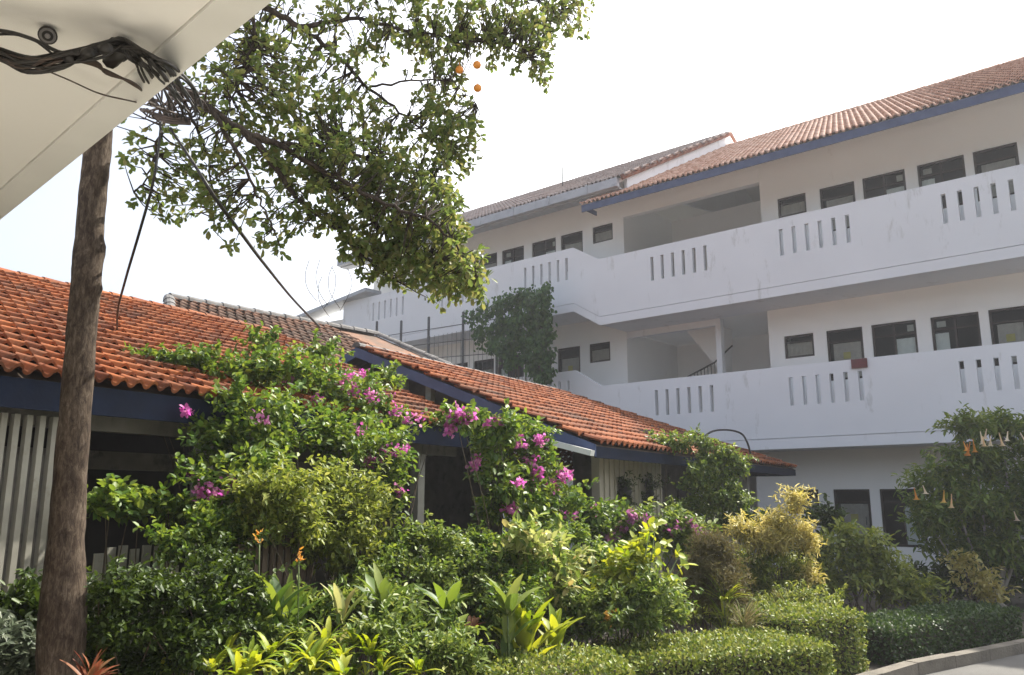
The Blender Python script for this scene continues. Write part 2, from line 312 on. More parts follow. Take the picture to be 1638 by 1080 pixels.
def blob_points(blobs, n, shell=.55, sprig=5, sp_r=.06):
    """leaf sprigs on the ragged shell of a few overlapping lumps; blobs: (centre, rx, ry(depth), rz)"""
    sub = []
    for c, a, b_, h in blobs:
        sub.append((c, a * .72, b_ * .72, h * .72, 1.0))
        for _ in range(7):
            u = unit(1)[0]; u[2] = abs(u[2]) * .9 - .25 if rng.random() < .8 else u[2]; k = rng.uniform(.26, .55)
            sub.append((c + u * np.array([a, b_, h]) * rng.uniform(.55, .95), a * k, b_ * k, h * k, 1.3))
    blobs = sub
    wts = np.array([b[1] * b[3] * b[4] for b in blobs]) ** 1.0; wts /= wts.sum()
    P, Dn = [], []
    ph = rng.random(6) * 6.28
    for bl, wt in zip(blobs, wts):
        sc_ = min(bl[1], bl[3]); k = max(3, int(n * wt * 1.45 / sprig)); u = unit(k)
        rad = shell + (1 - shell) * rng.random(k) ** .6; far_ = rng.random(k) < .16; rad[far_] *= rng.uniform(1.05, 1.55, far_.sum())
        lump = 1 + .18 * np.sin(u[:, 0] * 7 + bl[0][0] * 9) * np.cos(u[:, 2] * 6 + bl[0][2] * 7) + rng.normal(0, .06, k)
        c = bl[0] + u * np.array(bl[1:4]) * (rad * lump)[:, None]
        fq = 2 * math.pi / max(.16, min(.42, sp_r * 4.5))        # gaps: patches of the volume stay nearly empty
        nz = np.sin(c[:, 0] * fq + ph[0] + 1.7 * np.sin(c[:, 2] * fq * .6 + ph[3])) + np.sin(c[:, 1] * fq * .9 + ph[1]) + np.sin(c[:, 2] * fq * 1.1 + ph[2] + 1.3 * np.sin(c[:, 0] * fq * .7 + ph[4]))
        keep = nz > rng.normal(-.45, .55, k); c = c[keep]; u = u[keep]; k = len(c)
        if k:
            dirn = u * .9 + np.array([0, 0, .45]) + rng.normal(0, .35, (k, 3)); dirn /= np.linalg.norm(dirn, axis=1, keepdims=True)
            t = rng.random((k, sprig)) * 2 - 1
            pp = c[:, None, :] + dirn[:, None, :] * (t * sp_r)[:, :, None] + rng.normal(0, sp_r * .25, (k, sprig, 3))
            P.append(pp.reshape(-1, 3)); Dn.append(np.repeat(dirn, sprig, 0))
        if bl[4] > 1:      # loose arching shoots
            for _ in range(int(rng.integers(1, 4))):
                u2 = unit(1)[0]; u2[2] = abs(u2[2]) + .35; u2 /= np.linalg.norm(u2); L_ = rng.uniform(.10, .34) * (1 + sc_); m = int(min(26, 4 + L_ / (sp_r * .28))); tt = np.linspace(0, 1, m)[:, None]
                st0 = bl[0] + u2 * np.array(bl[1:4]) * .8; q = st0 + u2 * tt * L_ - UPV * .35 * L_ * tt ** 2 + rng.normal(0, sp_r * .16, (m, 3))
                P.append(q); Dn.append(np.tile(u2, (m, 1)) - UPV * .5 * tt)
    return np.concatenate(P), np.concatenate(Dn)
def foliage(name, mat, parent, blobs, n, ln, wd, shell=.5, sprig=5, sp_r=None, tilt=.6, fold=.25, droop=.2, clump=.35):
    sp_r = sp_r or ln * 1.1
    P, Dn = blob_points(blobs, n, shell, sprig, sp_r); k = len(P)
    ax = Dn * .55 + unit(k) * .75 + np.array([0, 0, -.05])
    nr = np.array([0, 0, 1.0]) + unit(k) * tilt
    sz = rng.uniform(.65, 1.2, k)
    cl = np.repeat(rng.random(k // (sprig * 3) + 1), sprig * 3)[:k]
    rn = (1 - clump) * rng.random(k) + clump * cl
    return leaves(name, mat, parent, P, ax, nr, ln * sz, wd * sz, rn, fold, droop)
def pxblob(x, y, rx, ry, pt, dd=None):
    D = pt[1]; k = D / 1325.; return (pt, rx * k, (dd if dd else min(rx, ry * 1.3) * k), ry * k)
def place(x, y, depth):
    return AP(x, y, -depth) if depth < 0 else W(x, y, depth)      # negative: distance measured from the pavilion line
def plant(name, label, cat, blobs, depth, mat, n, ln, wd, stem='stem', flowers=None, fmat=None, fsize=.05, fn=14, group=None, **kw):
    bl = []
    for b in blobs:
        dp = b[4] if len(b) > 4 else depth
        bl.append(pxblob(b[0], b[1], b[2], b[3], place(b[0], b[1], dp), kw.get('dd')))
    kw.pop('dd', None)
    cx = np.mean([b[0][0] for b in bl]); cy = np.mean([b[0][1] for b in bl])
    root = thing(name, label, cat, (cx, cy, GZ), group)
    foliage('foliage', M[mat], root, bl, n, ln, wd, **kw)
    if stem:
        mb = MB(); base = np.array([cx, cy, GZ])
        for b in bl:
            for q in range(2):
                st_ = base + np.array([random.uniform(-.12, .12), random.uniform(-.1, .1), 0]); st_[0] += (b[0][0] - cx) * .45; st_[1] += (b[0][1] - cy) * .45
                e = b[0] + unit(1)[0] * np.array(b[1:4]) * .5; md = (st_ + e) / 2 + np.array([random.uniform(-.18, .18), .12, .1])
                mb.tube(smooth([st_, md, e], 4), [.011 - .008 * i / 8 for i in range(9)], 5)
        mb.build('stem', M[stem], root)
    if flowers:
        for f in flowers:
            k = (f[4] if len(f) > 4 else fn) * 3
            bb = bl[int(np.argmin([(np.linalg.norm((W(f[0], f[1], q[0][1]) - q[0])) ) for q in bl]))]
            D = bb[0][1] - bb[2] * .75; c = W(f[0], f[1], D)
            ng = max(3, k // 9); gc = unit(ng) * (rng.random((ng, 1)) ** .45) * np.array([f[2], f[2] * .8, f[3]]) * .95 * D / 1325
            P = c + gc[rng.integers(0, ng, k)] + rng.normal(0, fsize * .55, (k, 3)); Dn = unit(k) + np.array([0, -.2, .5])
            leaves('flower_cluster', M[fmat], root, P, Dn, unit(k) + np.array([0, -.3, .4]), fsize * rng.uniform(.7, 1.2, k), fsize * .8, rng.random(k), .35, .0, (.3, .65), 1, 1)
    return root
def straps(mb_mat, parent, name, base, count, ln, wd, lift=(.6, 1.3), curl=.5, spread=(0, 2 * math.pi), seg=5, fold=.3, tipw=.1):
    """long arching strap leaves from one point"""
    mb = MB()
    for i in range(count):
        az = random.uniform(*spread); el = random.uniform(*lift); L = ln * random.uniform(.7, 1.1); wv = wd * random.uniform(.8, 1.2)
        p = np.array(base) + np.array([random.uniform(-.02, .02), random.uniform(-.02, .02), 0]); vs = []; rn = random.random()
        h = np.array([math.cos(az), math.sin(az), 0]); sd = np.array([-h[1], h[0], 0])
        for k in range(seg + 1):
            t = k / seg; e = el - curl * t * t * 1.6; d = h * math.cos(e) + UPV * math.sin(e); nn = np.cross(sd, d)
            ww = wv * (math.sin(math.pi * min(1, .12 + t * .88)) ** .7 if t < 1 else tipw) * .5 + .002
            vs += [p + sd * ww - nn * ww * fold, p, p - sd * ww - nn * ww * fold]; p = p + d * L / seg
        fs = []
        for k in range(seg):
            o = k * 3; fs += [(o, o + 1, o + 4, o + 3), (o + 1, o + 2, o + 5, o + 4)]
        mb.add(vs, fs, True, rn)
    return mb.build(name, mb_mat, parent)

# ------------------------------------------------------------------ clay tile roofs (each tile a bent shell)
PROF = [(0, .030), (.12, .008), (.30, .0), (.46, .012), (.60, .042), (.76, .056), (.90, .046), (1.0, .030)]
def tiles(o, u, v, inside, amax, bmax, tw, te, hs=1.0, off=.5, a0=0.0):
    """o: eave origin, u along eave, v up the slope; inside(a, b) in metres decides which tiles exist"""
    nrm = np.cross(u, v); nrm = nrm / np.linalg.norm(nrm)
    if nrm[2] < 0: nrm = -nrm
    k = len(PROF); V, Fc, Rn = [], [], []
    rows = int(bmax / te) + 1; cols = int((amax - a0) / tw) + 2
    pa = np.array([q[0] for q in PROF]) * tw * 1.03; ph = np.array([q[1] for q in PROF]) * hs * tw / .2
    cnt = 0; tf = []
    for j in range(k - 1):
        tf.append((j, j + 1, k + j + 1, k + j)); tf.append((2 * k + j, 2 * k + j + 1, j + 1, j))
    tf = np.array(tf)
    for r in range(rows):
        for c in range(-1, cols):
            a = a0 + (c + (off if r % 2 else 0)) * tw; b = r * te
            if not inside(a + tw / 2, b + te / 2): continue
            lift = .030 * hs; ja = random.uniform(-.006, .006); jl = random.uniform(-.006, .008)
            P0 = o + np.outer(pa + a + ja, u) + v * (b - .02) + np.outer(ph + lift + jl, nrm)
            P1 = o + np.outer(pa + a + ja, u) + v * (b + te * 1.08) + np.outer(ph + .002, nrm)
            P2 = P0 - nrm * .018 * hs
            V.append(P0); V.append(P1); V.append(P2); Fc.append(tf + cnt); cnt += 3 * k; Rn += [random.random()] * (3 * k)
    mb = MB(); mb.v = [tuple(q) for q in np.concatenate(V)]; mb.f = [tuple(q) for q in np.concatenate(Fc)]; mb.sm = [True, False] * (len(mb.f) // 2); mb.r = Rn
    return mb
def ridgecaps(mb, p, q, r=.09, L=.32):
    p = np.array(p, float); q = np.array(q, float); n = max(2, int(np.linalg.norm(q - p) / L)); d = (q - p) / n
    sd = np.cross(d, UPV); sd /= np.linalg.norm(sd); up = np.cross(sd, d); up /= np.linalg.norm(up)
    for i in range(n):
        a = p + d * i; b = p + d * (i + 1.06); vs = []
        for (c, rr) in ((a, r * 1.08), (b, r * .92)):
            for j in range(7):
                an = math.pi * j / 6; vs.append(c + sd * math.cos(an) * rr * 1.15 + up * (math.sin(an) * rr - .02))
        mb.add(vs, [(j, j + 1, 8 + j, 7 + j) for j in range(6)] + [tuple(range(7))], False, random.random())

# ------------------------------------------------------------------ the setting: ground, road, kerb
g = MB(); g.add([(-400, -400, GZ), (400, -400, GZ), (400, 600, GZ), (-400, 600, GZ)], [(0, 1, 2, 3)])
tag(g.build('ground', M['soil']), kind='structure')
KL = [(-14, 1.2), (-6, 1.6), (-3.4, 2.2), (-1.4, 3.7), (.3, 5.2), (1.6, 6.5), (3.0, 7.85), (4.2, 8.9), (6.6, 10.5), (9, 11.9), (10.6, 12.4), (12, 11.8), (14, 10.4), (20, 5.8), (30, -2)]
rd = MB(); pr = [(x, y, GZ + .004) for x, y in KL]; far = [(60, -25, GZ + .004), (60, -60, GZ + .004), (-60, -60, GZ + .004), (-60, 1.2, GZ + .004)]
rd.add(pr + far, [tuple(range(len(pr) + 4))])
tag(rd.build('road', M['concrete']), kind='structure')
pv = MB(); pv.add([(-7, 1.2, GZ + .008), (-3.2, 1.9, GZ + .008), (-1.2, 3.4, GZ + .008), (1.4, .2, GZ + .008), (4, -4, GZ + .008), (-7, -6, GZ + .008)], [(5, 4, 3, 2, 1, 0)])  # unseen pale sheet, added to bounce light up onto the canopy soffit
tag(pv.build('bounce_pavement', M['bounce_paving']), kind='structure')
kb = MB()
for i in range(len(KL) - 1):
    a = np.array([*KL[i], 0.]); b = np.array([*KL[i + 1], 0.]); d = (b - a) / np.linalg.norm(b - a); nl = np.array([-d[1], d[0], 0]); n = max(1, int(np.linalg.norm(b - a) / .6))
    for q in range(n):
        p0 = a + (b - a) * q / n + d * .004; p1 = a + (b - a) * (q + 1) / n - d * .004; h = .13 + random.uniform(-.008, .008)
        c = [p0, p1, p1 + nl * .14, p0 + nl * .14]
        kb.hexa([(*v[:2], GZ + .001) for v in c] + [(*v[:2], GZ + h) for v in c])
tag(kb.build('kerb', M['kerb']), kind='structure')

# ------------------------------------------------------------------ the white three storey building
bld = thing('school_building', 'long white three storey building with open balconies and red tiled roof', 'building', B(4, 5, GZ))
F0, F1, LZ = 2.80, 6.69, .56             # slab undersides; the left wing sits half a step higher
WD = 1.5                                 # corridor depth
SR, SL = -10.5, 18.3
def slots(s0): return [(s0 - .336 * i - .10, s0 - .336 * i) for i in range(6)]
def bal(zs, groups_r, groups_l):
    top = zs + 2.06; holes = [(a, b, zs + 1.06, zs + 1.77) for g_ in groups_r for a, b in slots(g_)]
    mb = MB(); mb.panel(B, SR, 5.95, zs + .275, top, 0, .12, holes)
    # stepped ramp piece
    mb.hexa([B(5.95, 0, zs + .275), B(6.9, 0, zs + .275 + LZ), B(6.9, .12, zs + .275 + LZ), B(5.95, .12, zs + .275), B(5.95, 0, top), B(6.9, 0, top + LZ), B(6.9, .12, top + LZ), B(5.95, .12, top)])
    holes = [(a, b, zs + 1.06 + LZ, zs + 1.77 + LZ) for g_ in groups_l for a, b in slots(g_)]
    mb.panel(B, 6.9, SL, zs + .275 + LZ, top + LZ, 0, .12, holes)
    mb.build('parapet', M['white'], bld)
    sb = MB()
    def run(s0, s1, z0, z1):
        c = lambda d0, d1, za, zb: sb.hexa([B(s0, d0, z0 + za), B(s1, d0, z1 + za), B(s1, d1, z1 + za), B(s0, d1, z0 + za), B(s0, d0, z0 + zb), B(s1, d0, z1 + zb), B(s1, d1, z1 + zb), B(s0, d1, z0 + zb)])
        c(-.015, .14, 0, .25); c(.05, .14, .25, .2749); c(.14, WD + .02, .02, .24)
    run(SR, 5.95, zs, zs); run(5.95, 6.9, zs, zs + LZ); run(6.9, SL, zs + LZ, zs + LZ)
    sb.build('floor_slab', M['white'], bld)
bal(F0, [4.16, .32, -3.52, -7.36], [8.9, 12.74, 16.5])
bal(F1, [4.16, .32, -3.52, -7.36], [8.9, 12.74, 16.5])
# walls with openings
wins = []
def win(x0, y0, x1, y1, zb, zt, kind, wing):
    s0 = BS(x0, y0, WD)[0]; s1 = BS(x1, y1, WD)[0]; wins.append((min(s0, s1), max(s0, s1), zb, zt, kind, wing))
for (x0, y0, x1, y1, k, zb) in ((1244, 330, 1289, 320, 'small', 9.30), (1311, 312, 1367, 302, 'single', 8.6), (1380, 298, 1448, 285, 'double', 8.6), (1468, 282, 1543, 262, 'double_mirror', 8.6), (1557, 258, 1628, 240, 'single', 8.6)):
    win(x0, y0, x1, y1, zb, 9.87, k, 'R2')
for (x0, y0, x1, y1, k, zb) in ((1255, 556, 1302, 552, 'small', 5.31), (1323, 552, 1381, 550, 'single', 4.6), (1395, 540, 1467, 540, 'double', 4.6), (1490, 530, 1568, 527, 'double_mirror', 4.6), (1583, 520, 1643, 516, 'single', 4.6)):
    win(x0, y0, x1, y1, zb, 5.93, k, 'R1')
for (x0, x1, k, zb) in ((1260, 1310, 'small', 1.2), (1334, 1392, 'door', GZ + .05), (1408, 1478, 'double', .45), (1497, 1570, 'double_mirror', .45), (1590, 1650, 'door', GZ + .05)):
    win(x0, 800, x1, 800, zb, 1.82, k, 'R0')
for (x0, y0, x1, y1, k, zb) in ((948, 376, 980, 372, 'small', 9.85), (897, 386, 932, 384, 'single', 9.1), (851, 398, 889, 394, 'double', 9.1), (803, 407, 838, 404, 'double_mirror', 9.1), (767, 418, 795, 416, 'single', 9.1)):
    win(x0, y0, x1, y1, zb, 10.42, k, 'L2')
for (x0, y0, x1, y1, k, zb) in ((943, 564, 976, 562, 'small', 5.88), (892, 576, 928, 575, 'single', 5.1), (845, 580, 880, 578, 'double', 5.1), (797, 588, 838, 586, 'double_mirror', 5.1), (758, 586, 790, 584, 'single', 5.1), (723, 588, 748, 586, 'small', 5.9)):
    win(x0, y0, x1, y1, zb, 6.50, k, 'L1')
wb = {}
def wallpart(wing, s0, s1, z0, z1):
    mb = MB(); hl = [w_[:4] for w_ in wins if w_[5] == wing]
    mb.panel(B, s0, s1, z0, z1, WD, WD + .16, hl); mb.build('wall', M['cream'], bld)
RC0, RC1 = BS(1221, 400, WD)[0], BS(999, 420, WD)[0]
wallpart('R2', SR, RC0, F1 + .25, 11.15); wallpart('R1', SR, RC0, F0 + .25, F1 + .02); wallpart('R0', SR, RC0 + .6, GZ, F0 + .02)
wallpart('L2', RC1, SL, F1 + LZ + .25, 11.8); wallpart('L1', RC1, SL, F0 + LZ + .25, F1 + LZ + .02); wallpart('L0', RC1, SL, GZ, F0 + LZ + .02)
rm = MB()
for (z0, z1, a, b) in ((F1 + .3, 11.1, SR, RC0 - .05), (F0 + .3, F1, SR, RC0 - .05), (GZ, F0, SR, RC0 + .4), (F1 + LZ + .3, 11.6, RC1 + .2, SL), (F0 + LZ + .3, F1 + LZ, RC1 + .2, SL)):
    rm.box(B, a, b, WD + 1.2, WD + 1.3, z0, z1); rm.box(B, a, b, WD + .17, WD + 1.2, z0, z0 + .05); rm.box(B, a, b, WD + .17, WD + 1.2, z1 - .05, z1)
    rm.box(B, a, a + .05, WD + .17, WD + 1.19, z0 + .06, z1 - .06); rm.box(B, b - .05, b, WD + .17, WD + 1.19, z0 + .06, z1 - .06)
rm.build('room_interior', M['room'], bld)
def make_window(s0, s1, z0, z1, kind):
    fw = .055; d0, d1 = WD + .03, WD + .10; mb = MB()
    root = None; bx = lambda a, b, c, d, e=0: mb.box(B, a, b, d0 + e, d1 - e, c, d)
    bx(s0, s0 + fw, z0, z1); bx(s1 - fw, s1, z0, z1); bx(s0 + fw, s1 - fw, z1 - fw, z1); bx(s0 + fw, s1 - fw, z0, z0 + fw)
    trz = z1 - .30 if kind != 'small' else None
    if trz: bx(s0 + fw, s1 - fw, trz - .04, trz, .006)
    if kind == 'small': bx(s0 + fw, s1 - fw, z1 - .2, z1 - .17, .006)
    if kind.startswith('double'):
        m_ = (s0 + s1) / 2; bx(m_ - .025, m_ + .025, z0 + fw, (trz - .04), .004); bx(m_ - .025, m_ + .025, trz, z1 - fw, .004)
    wo = mb.build('door' if kind == 'door' else 'window', M['frame'], bld)
    gm = MB(); gm.box(B, s0 + fw, s1 - fw, WD + .060, WD + .066, z0 + fw, z1 - fw); gm.build('pane', M['glass'], wo)
    def cloth(a, b, za, zb, mat, name='curtain', dd=.10):
        c = MB(); n = max(4, int((b - a) / .035)); vs = []
        for i in range(n + 1):
            x = a + (b - a) * i / n; dq = WD + dd + .010 * math.sin(i * 1.9) + random.uniform(-.004, .004)
            vs += [B(x, dq, za), B(x, dq, zb)]
        c.add(vs, [(2 * i, 2 * i + 2, 2 * i + 3, 2 * i + 1) for i in range(n)], True); c.build(name, M[mat], wo)
    mid = (s0 + s1) / 2
    if kind == 'double':
        cloth(s0 + fw, mid - .02, z0 + .02, z1 - .42, 'curtain')
        pm = MB(); pm.box(B, s0 + .09, s0 + .24, WD + .14, WD + .15, z1 - .25, z1 - .09); pm.build('notice', M['paper'], wo)
    elif kind == 'double_mirror':
        cloth(s1 - fw - .3, s1 - fw, z0 + .02, z1 - .40, 'curtain')
        pm = MB(); pm.box(B, s1 - .3, s1 - .1, WD + .14, WD + .15, z1 - .24, z1 - .1); pm.build('notice', M['paper'], wo)
    elif kind in ('single', 'door'):
        cloth(s0 + fw + .03, s1 - fw - .08, z0 + .03, z1 - .36, 'darkcurtain', 'blind', .085)
        if z0 < 6:
            pm = MB(); zz = z1 - .78; pm.box(B, mid - .10, mid + .08, WD + .070, WD + .076, zz, zz + .17); nt_ = pm.build('notice', M['notice'], wo)
    elif kind == 'small':
        cloth(s0 + fw, s1 - fw, z0 + .03, z1 - .21, 'darkcurtain', 'blind', .085)
    if kind == 'door':
        h = MB(); h.tube([B(s0 + .12, WD - .03, .95), B(s0 + .12, WD - .03, 1.15)], .012, 6); h.build('handle', M['metal'], wo)
for w_ in wins: make_window(*w_[:5])
# stair recess between the two wings
rc = MB()
for (z0, z1, s_, dz) in ((F1 + .24, 11.2, 0, 0), (F0 + .24, F1 + .02, 0, 0), (GZ, F0 + .02, 0, 0)):
    rc.box(B, RC0 + (.6 if z0 < 0 else 0), RC1, WD + 3.2, WD + 3.35, z0, z1)            # back wall
    rc.box(B, RC1 - .0, RC1 + .14, WD + .161, WD + 3.2, z0, z1)
    rc.box(B, RC0 - .14, RC0, WD + .161, WD + 3.2, z0, z1)
rc.box(B, RC0, RC1, WD + .03, WD + 3.19, F1 + .04, F1 + .23); rc.box(B, RC0, RC1, WD + .03, WD + 3.19, F0 + .04, F0 + .23)
rc.build('recess_wall', M['cream'], bld)
bm_ = MB(); bm_.box(B, RC0, RC1, WD - .02, WD + .20, 10.50, 11.2)
bm_.build('beam', M['cream'], bld)
hb = MB(); sp = BS(1149, 540, WD)[0]
hb.box(B, sp + .08, RC1, WD + .02, WD + .18, 6.52, F1 + .02); hb.build('beam', M['white'], bld)
pl = MB(); pl.box(B, sp - .08, sp + .08, WD + .0, WD + .2, F0 + .25, F1 + .02); pl.build('pillar', M['white'], bld)
stv = MB()
a_, b_ = BS(1098, 530, WD + 1.2), BS(1143, 583, WD + 1.2)
t_ = [(BS(x, y, WD + 1.0)) for x, y in ((1092, 522), (1150, 508), (1150, 592))]
stv.add([B(q[0], WD + 1.0, q[1]) for q in t_] + [B(q[0], WD + 1.9, q[1]) for q in t_], [(0, 1, 2), (5, 4, 3), (0, 3, 4, 1), (1, 4, 5, 2), (2, 5, 3, 0)])
stv.build('stair_flight', M['cream'], bld)
hr = MB(); q0, q1 = BS(1143, 580, WD + 1.0), BS(1100, 603, WD + 1.0)
hr.tube([B(q0[0] - .6, WD + 1, q0[1] + .45), B(q0[0], WD + 1, q0[1]), B(q1[0], WD + 1, q1[1])], .025, 6)
for t in range(9):
    u_ = t / 8; hr.tube([B(q0[0] + (q1[0] - q0[0]) * u_, WD + 1, q0[1] + (q1[1] - q0[1]) * u_ - .7), B(q0[0] + (q1[0] - q0[0]) * u_, WD + 1, q0[1] + (q1[1] - q0[1]) * u_)], .012, 5)
hr.build('handrail', M['metal'], bld)
# roofs
PT = .54; ED, EZ = -.36, 10.27; RD = 7.5
vsl = (DN + UPV * PT); vl = np.linalg.norm(vsl); vsl = vsl / vl
GS = 5.15                                                              # gable wall between the two roofs
def rz(d, e=EZ, e0=ED): return e + PT * (d - e0)
lenR = (RD - ED) * vl
o_ = B(SR - .3, ED - .03, EZ + .16); aR = GS - SR + .3
def inR(a, b): return (-.1 < a < aR - .02 and b < lenR) or (aR <= a < 6.26 - SR + .3 and b < .85)
tb = tiles(o_, D1, vsl, inR, 6.26 - SR + .5, lenR, .16, .30, 1.7)
top_roof = tb.build('roof', M['tile_top'], bld)
dk = MB()
dk.hexa([B(SR - .3, ED, rz(ED) + .02), B(GS, ED, rz(ED) + .02), B(GS, RD, rz(RD) + .02), B(SR - .3, RD, rz(RD) + .02), B(SR - .3, ED, rz(ED) + .14), B(GS, ED, rz(ED) + .14), B(GS, RD, rz(RD) + .14), B(SR - .3, RD, rz(RD) + .14)])
dk.hexa([B(GS, ED, rz(ED) + .02), B(6.26, ED, rz(ED) + .02), B(6.26, .42, rz(.42) + .02), B(GS, .42, rz(.42) + .02), B(GS, ED, rz(ED) + .14), B(6.26, ED, rz(ED) + .14), B(6.26, .42, rz(.42) + .14), B(GS, .42, rz(.42) + .14)])
dk.hexa([B(SR - .3, RD, rz(RD) + .02), B(GS, RD, rz(RD) + .02), B(GS, 15, rz(0)), B(SR - .3, 15, rz(0)), B(SR - .3, RD, rz(RD) + .14), B(GS, RD, rz(RD) + .14), B(GS, 15, rz(0) + .12), B(SR - .3, 15, rz(0) + .12)])
dk.build('roof_deck', M['cream'], bld)
fa = MB(); fa.box(B, SR - .3, 6.28, ED - .035, ED - .003, EZ - .05, EZ + .17); fa.box(B, 6.262, 6.29, ED - .003, .42, EZ + .06, EZ + .2)
fa.build('fascia', M['blue_light'], bld)
rg = MB(); ridgecaps(rg, B(SR - .3, RD, rz(RD) + .2), B(GS, RD, rz(RD) + .2), .12, .35); rg.build('ridge_cap', M['tile_top'], bld)
# left roof, a little higher, behind a grey gutter
LE, LEZ = .02, 11.12
def lz(d): return LEZ + PT * (d - LE)
LS1 = 18.5
o2 = B(GS - .12, LE - .02, LEZ + .06); aL = LS1 - GS
tl = tiles(o2, D1, vsl, lambda a, b: -.1 < a < aL and b < (7.76 - LE) * vl, aL, (7.76 - LE) * vl, .16, .30, 1.7); tl.build('roof', M['tile_faded'], bld)
dl = MB(); dl.hexa([B(GS, LE, lz(LE) - .1), B(LS1, LE, lz(LE) - .1), B(LS1, 7.76, lz(7.76) - .1), B(GS, 7.76, lz(7.76) - .1), B(GS, LE, lz(LE) + .04), B(LS1, LE, lz(LE) + .04), B(LS1, 7.76, lz(7.76) + .04), B(GS, 7.76, lz(7.76) + .04)])
dl.hexa([B(GS, 7.76, lz(7.76) - .1), B(LS1, 7.76, lz(7.76) - .1), B(LS1, 15.5, lz(0) - .1), B(GS, 15.5, lz(0) - .1), B(GS, 7.76, lz(7.76) + .04), B(LS1, 7.76, lz(7.76) + .04), B(LS1, 15.5, lz(0)), B(GS, 15.5, lz(0))])
dl.build('roof_deck', M['cream'], bld)
gt = MB(); gt.box(B, GS - .02, LS1 + .1, LE - .2, LE - .03, 10.86, 11.13); gt.box(B, GS - .02, LS1 + .1, LE - .03, LE + .35, 10.82, 10.86)
for i in range(9):
    s_ = 6.2 + i * 1.5; gt.box(B, s_, s_ + .06, LE - .225, LE - .2, 10.84, 11.16)
gt.build('gutter', M['gutter'], bld)
gw = MB(); gw.add([B(GS, .3, 10.9), B(GS, 7.76, 12), B(GS, 7.76, lz(7.76) - .03), B(GS, .3, lz(.3) - .03), B(GS - .1, .3, 10.9), B(GS - .1, 7.76, 12), B(GS - .1, 7.76, lz(7.76) - .03), B(GS - .1, .3, lz(.3) - .03)],
                  [(0, 1, 2, 3), (7, 6, 5, 4), (0, 4, 5, 1), (3, 2, 6, 7), (1, 5, 6, 2), (0, 3, 7, 4)])
gw.add([B(GS, 7.76, 12), B(GS, 15, 11), B(GS, 15, lz(.5)), B(GS, 7.76, lz(7.76) - .03)], [(0, 1, 2, 3)])
gw.build('gable_wall', M['white'], bld)
rk = MB(); rk.bar(B(GS - .16, LE - .1, lz(LE - .1) + .06), B(GS - .16, 7.8, lz(7.8) + .06), .07, .16); rk.bar(B(GS - .16, 7.8, lz(7.8) + .04), B(GS - .16, 9.6, lz(6) + .02), .07, .16); rk.build('rake_board', M['tile2'], bld)
ant = MB(); ant.tube([B(9.5, 3, lz(3)), B(9.5, 3, lz(3) + 1.4)], .02, 5); ant.build('antenna', M['metal'], bld)
# far end of the left wing: sloping end block under a grey metal edge
eb = MB(); e0 = BS(640, 452, .4); e1 = BS(480, 520, .4); ew = 1.1
eb.hexa([B(SL, .4, GZ), B(e1[0], .4, GZ), B(e1[0], 6, GZ), B(SL, 6, GZ), B(SL, .4, e0[1] - (SL - e0[0]) * .3 - .1), B(e1[0], .4, e1[1] - .1), B(e1[0], 6, e1[1] - .1), B(SL, 6, e0[1] - (SL - e0[0]) * .3 - .1)])
eb.build('wall', M['cream'], bld)
em = MB(); em.bar(B(e0[0] + 1.2, .1, e0[1] - .2), B(e1[0] + .4, .1, e1[1] + .0), .8, .14); em.build('gutter', M['gutter'], bld)
bk = MB(); bk.box(B, SR, e1[0] - 1, 14.5, 14.7, GZ, 10.6); bk.box(B, SR - .1, SR, WD + .2, 14.5, GZ, 10.6); bk.build('wall', M['cream'], bld)
# small maroon plaque on the lower parapet
pq = MB(); ps = BS(1375, 581)
pq.box(B, ps[0] - .18, ps[0] + .18, -.05, -.01, ps[1] - .12, ps[1] + .10); pq.box(B, ps[0] - .15, ps[0] + .15, -.056, -.05, ps[1] - .09, ps[1] + .07)
tag(pq.build('plaque', M['ironred']), 'small maroon plate hooked on the edge of the lower balcony parapet', 'plaque')

# ------------------------------------------------------------------ nearer pavilion (large red tiles, left)
R1P, R1Z, R1T = 6.2, 2.43, .42; R1RP = 10.6; R1A0, R1A1 = -.5, 9.02
pav = thing('tiled_pavilion', 'open pavilion with bright red clay tiles and navy eaves board behind the tree trunk', 'pavilion', A(5, 8.3, GZ))
v1 = EB + UPV * R1T; l1 = np.linalg.norm(v1); v1 = v1 / l1; len1 = (R1RP - R1P) * l1
t1 = tiles(A(R1A0, R1P - .06, R1Z + .04), EA, v1, lambda a, b: 0 <= a < R1A1 - R1A0 - .04 and b < len1, R1A1 - R1A0, len1, .135, .235, 1.5, off=.5)
t1.build('roof', M['tile'], pav)
def slope_box(mb, a0, a1, p0, p1, z0, t, th, base=0): mb.hexa([A(a0, p0, z0), A(a1, p0, z0), A(a1, p1, z0 + t * (p1 - p0)), A(a0, p1, z0 + t * (p1 - p0)), A(a0, p0, z0 + th), A(a1, p0, z0 + th), A(a1, p1, z0 + t * (p1 - p0) + th), A(a0, p1, z0 + t * (p1 - p0) + th)])
d_ = MB(); slope_box(d_, R1A0, R1A1, R1P, R1RP, R1Z - .03, R1T, .06); slope_box(d_, R1A0, R1A1, R1RP, R1RP + 4.4, R1Z + R1T * 4.4 - .03, -R1T, .06); d_.build('roof_deck', M['brownwood'], pav)
rr = MB(); ridgecaps(rr, A(R1A0, R1RP, R1Z + R1T * (R1RP - R1P) + .07), A(R1A1, R1RP, R1Z + R1T * (R1RP - R1P) + .07), .085, .3); rr.build('ridge_cap', M['tile'], pav)
f1 = MB(); f1.box(A, R1A0, R1A1, R1P - .035, R1P - .004, R1Z - .19, R1Z + .03); f1.build('fascia', M['navy'], pav)
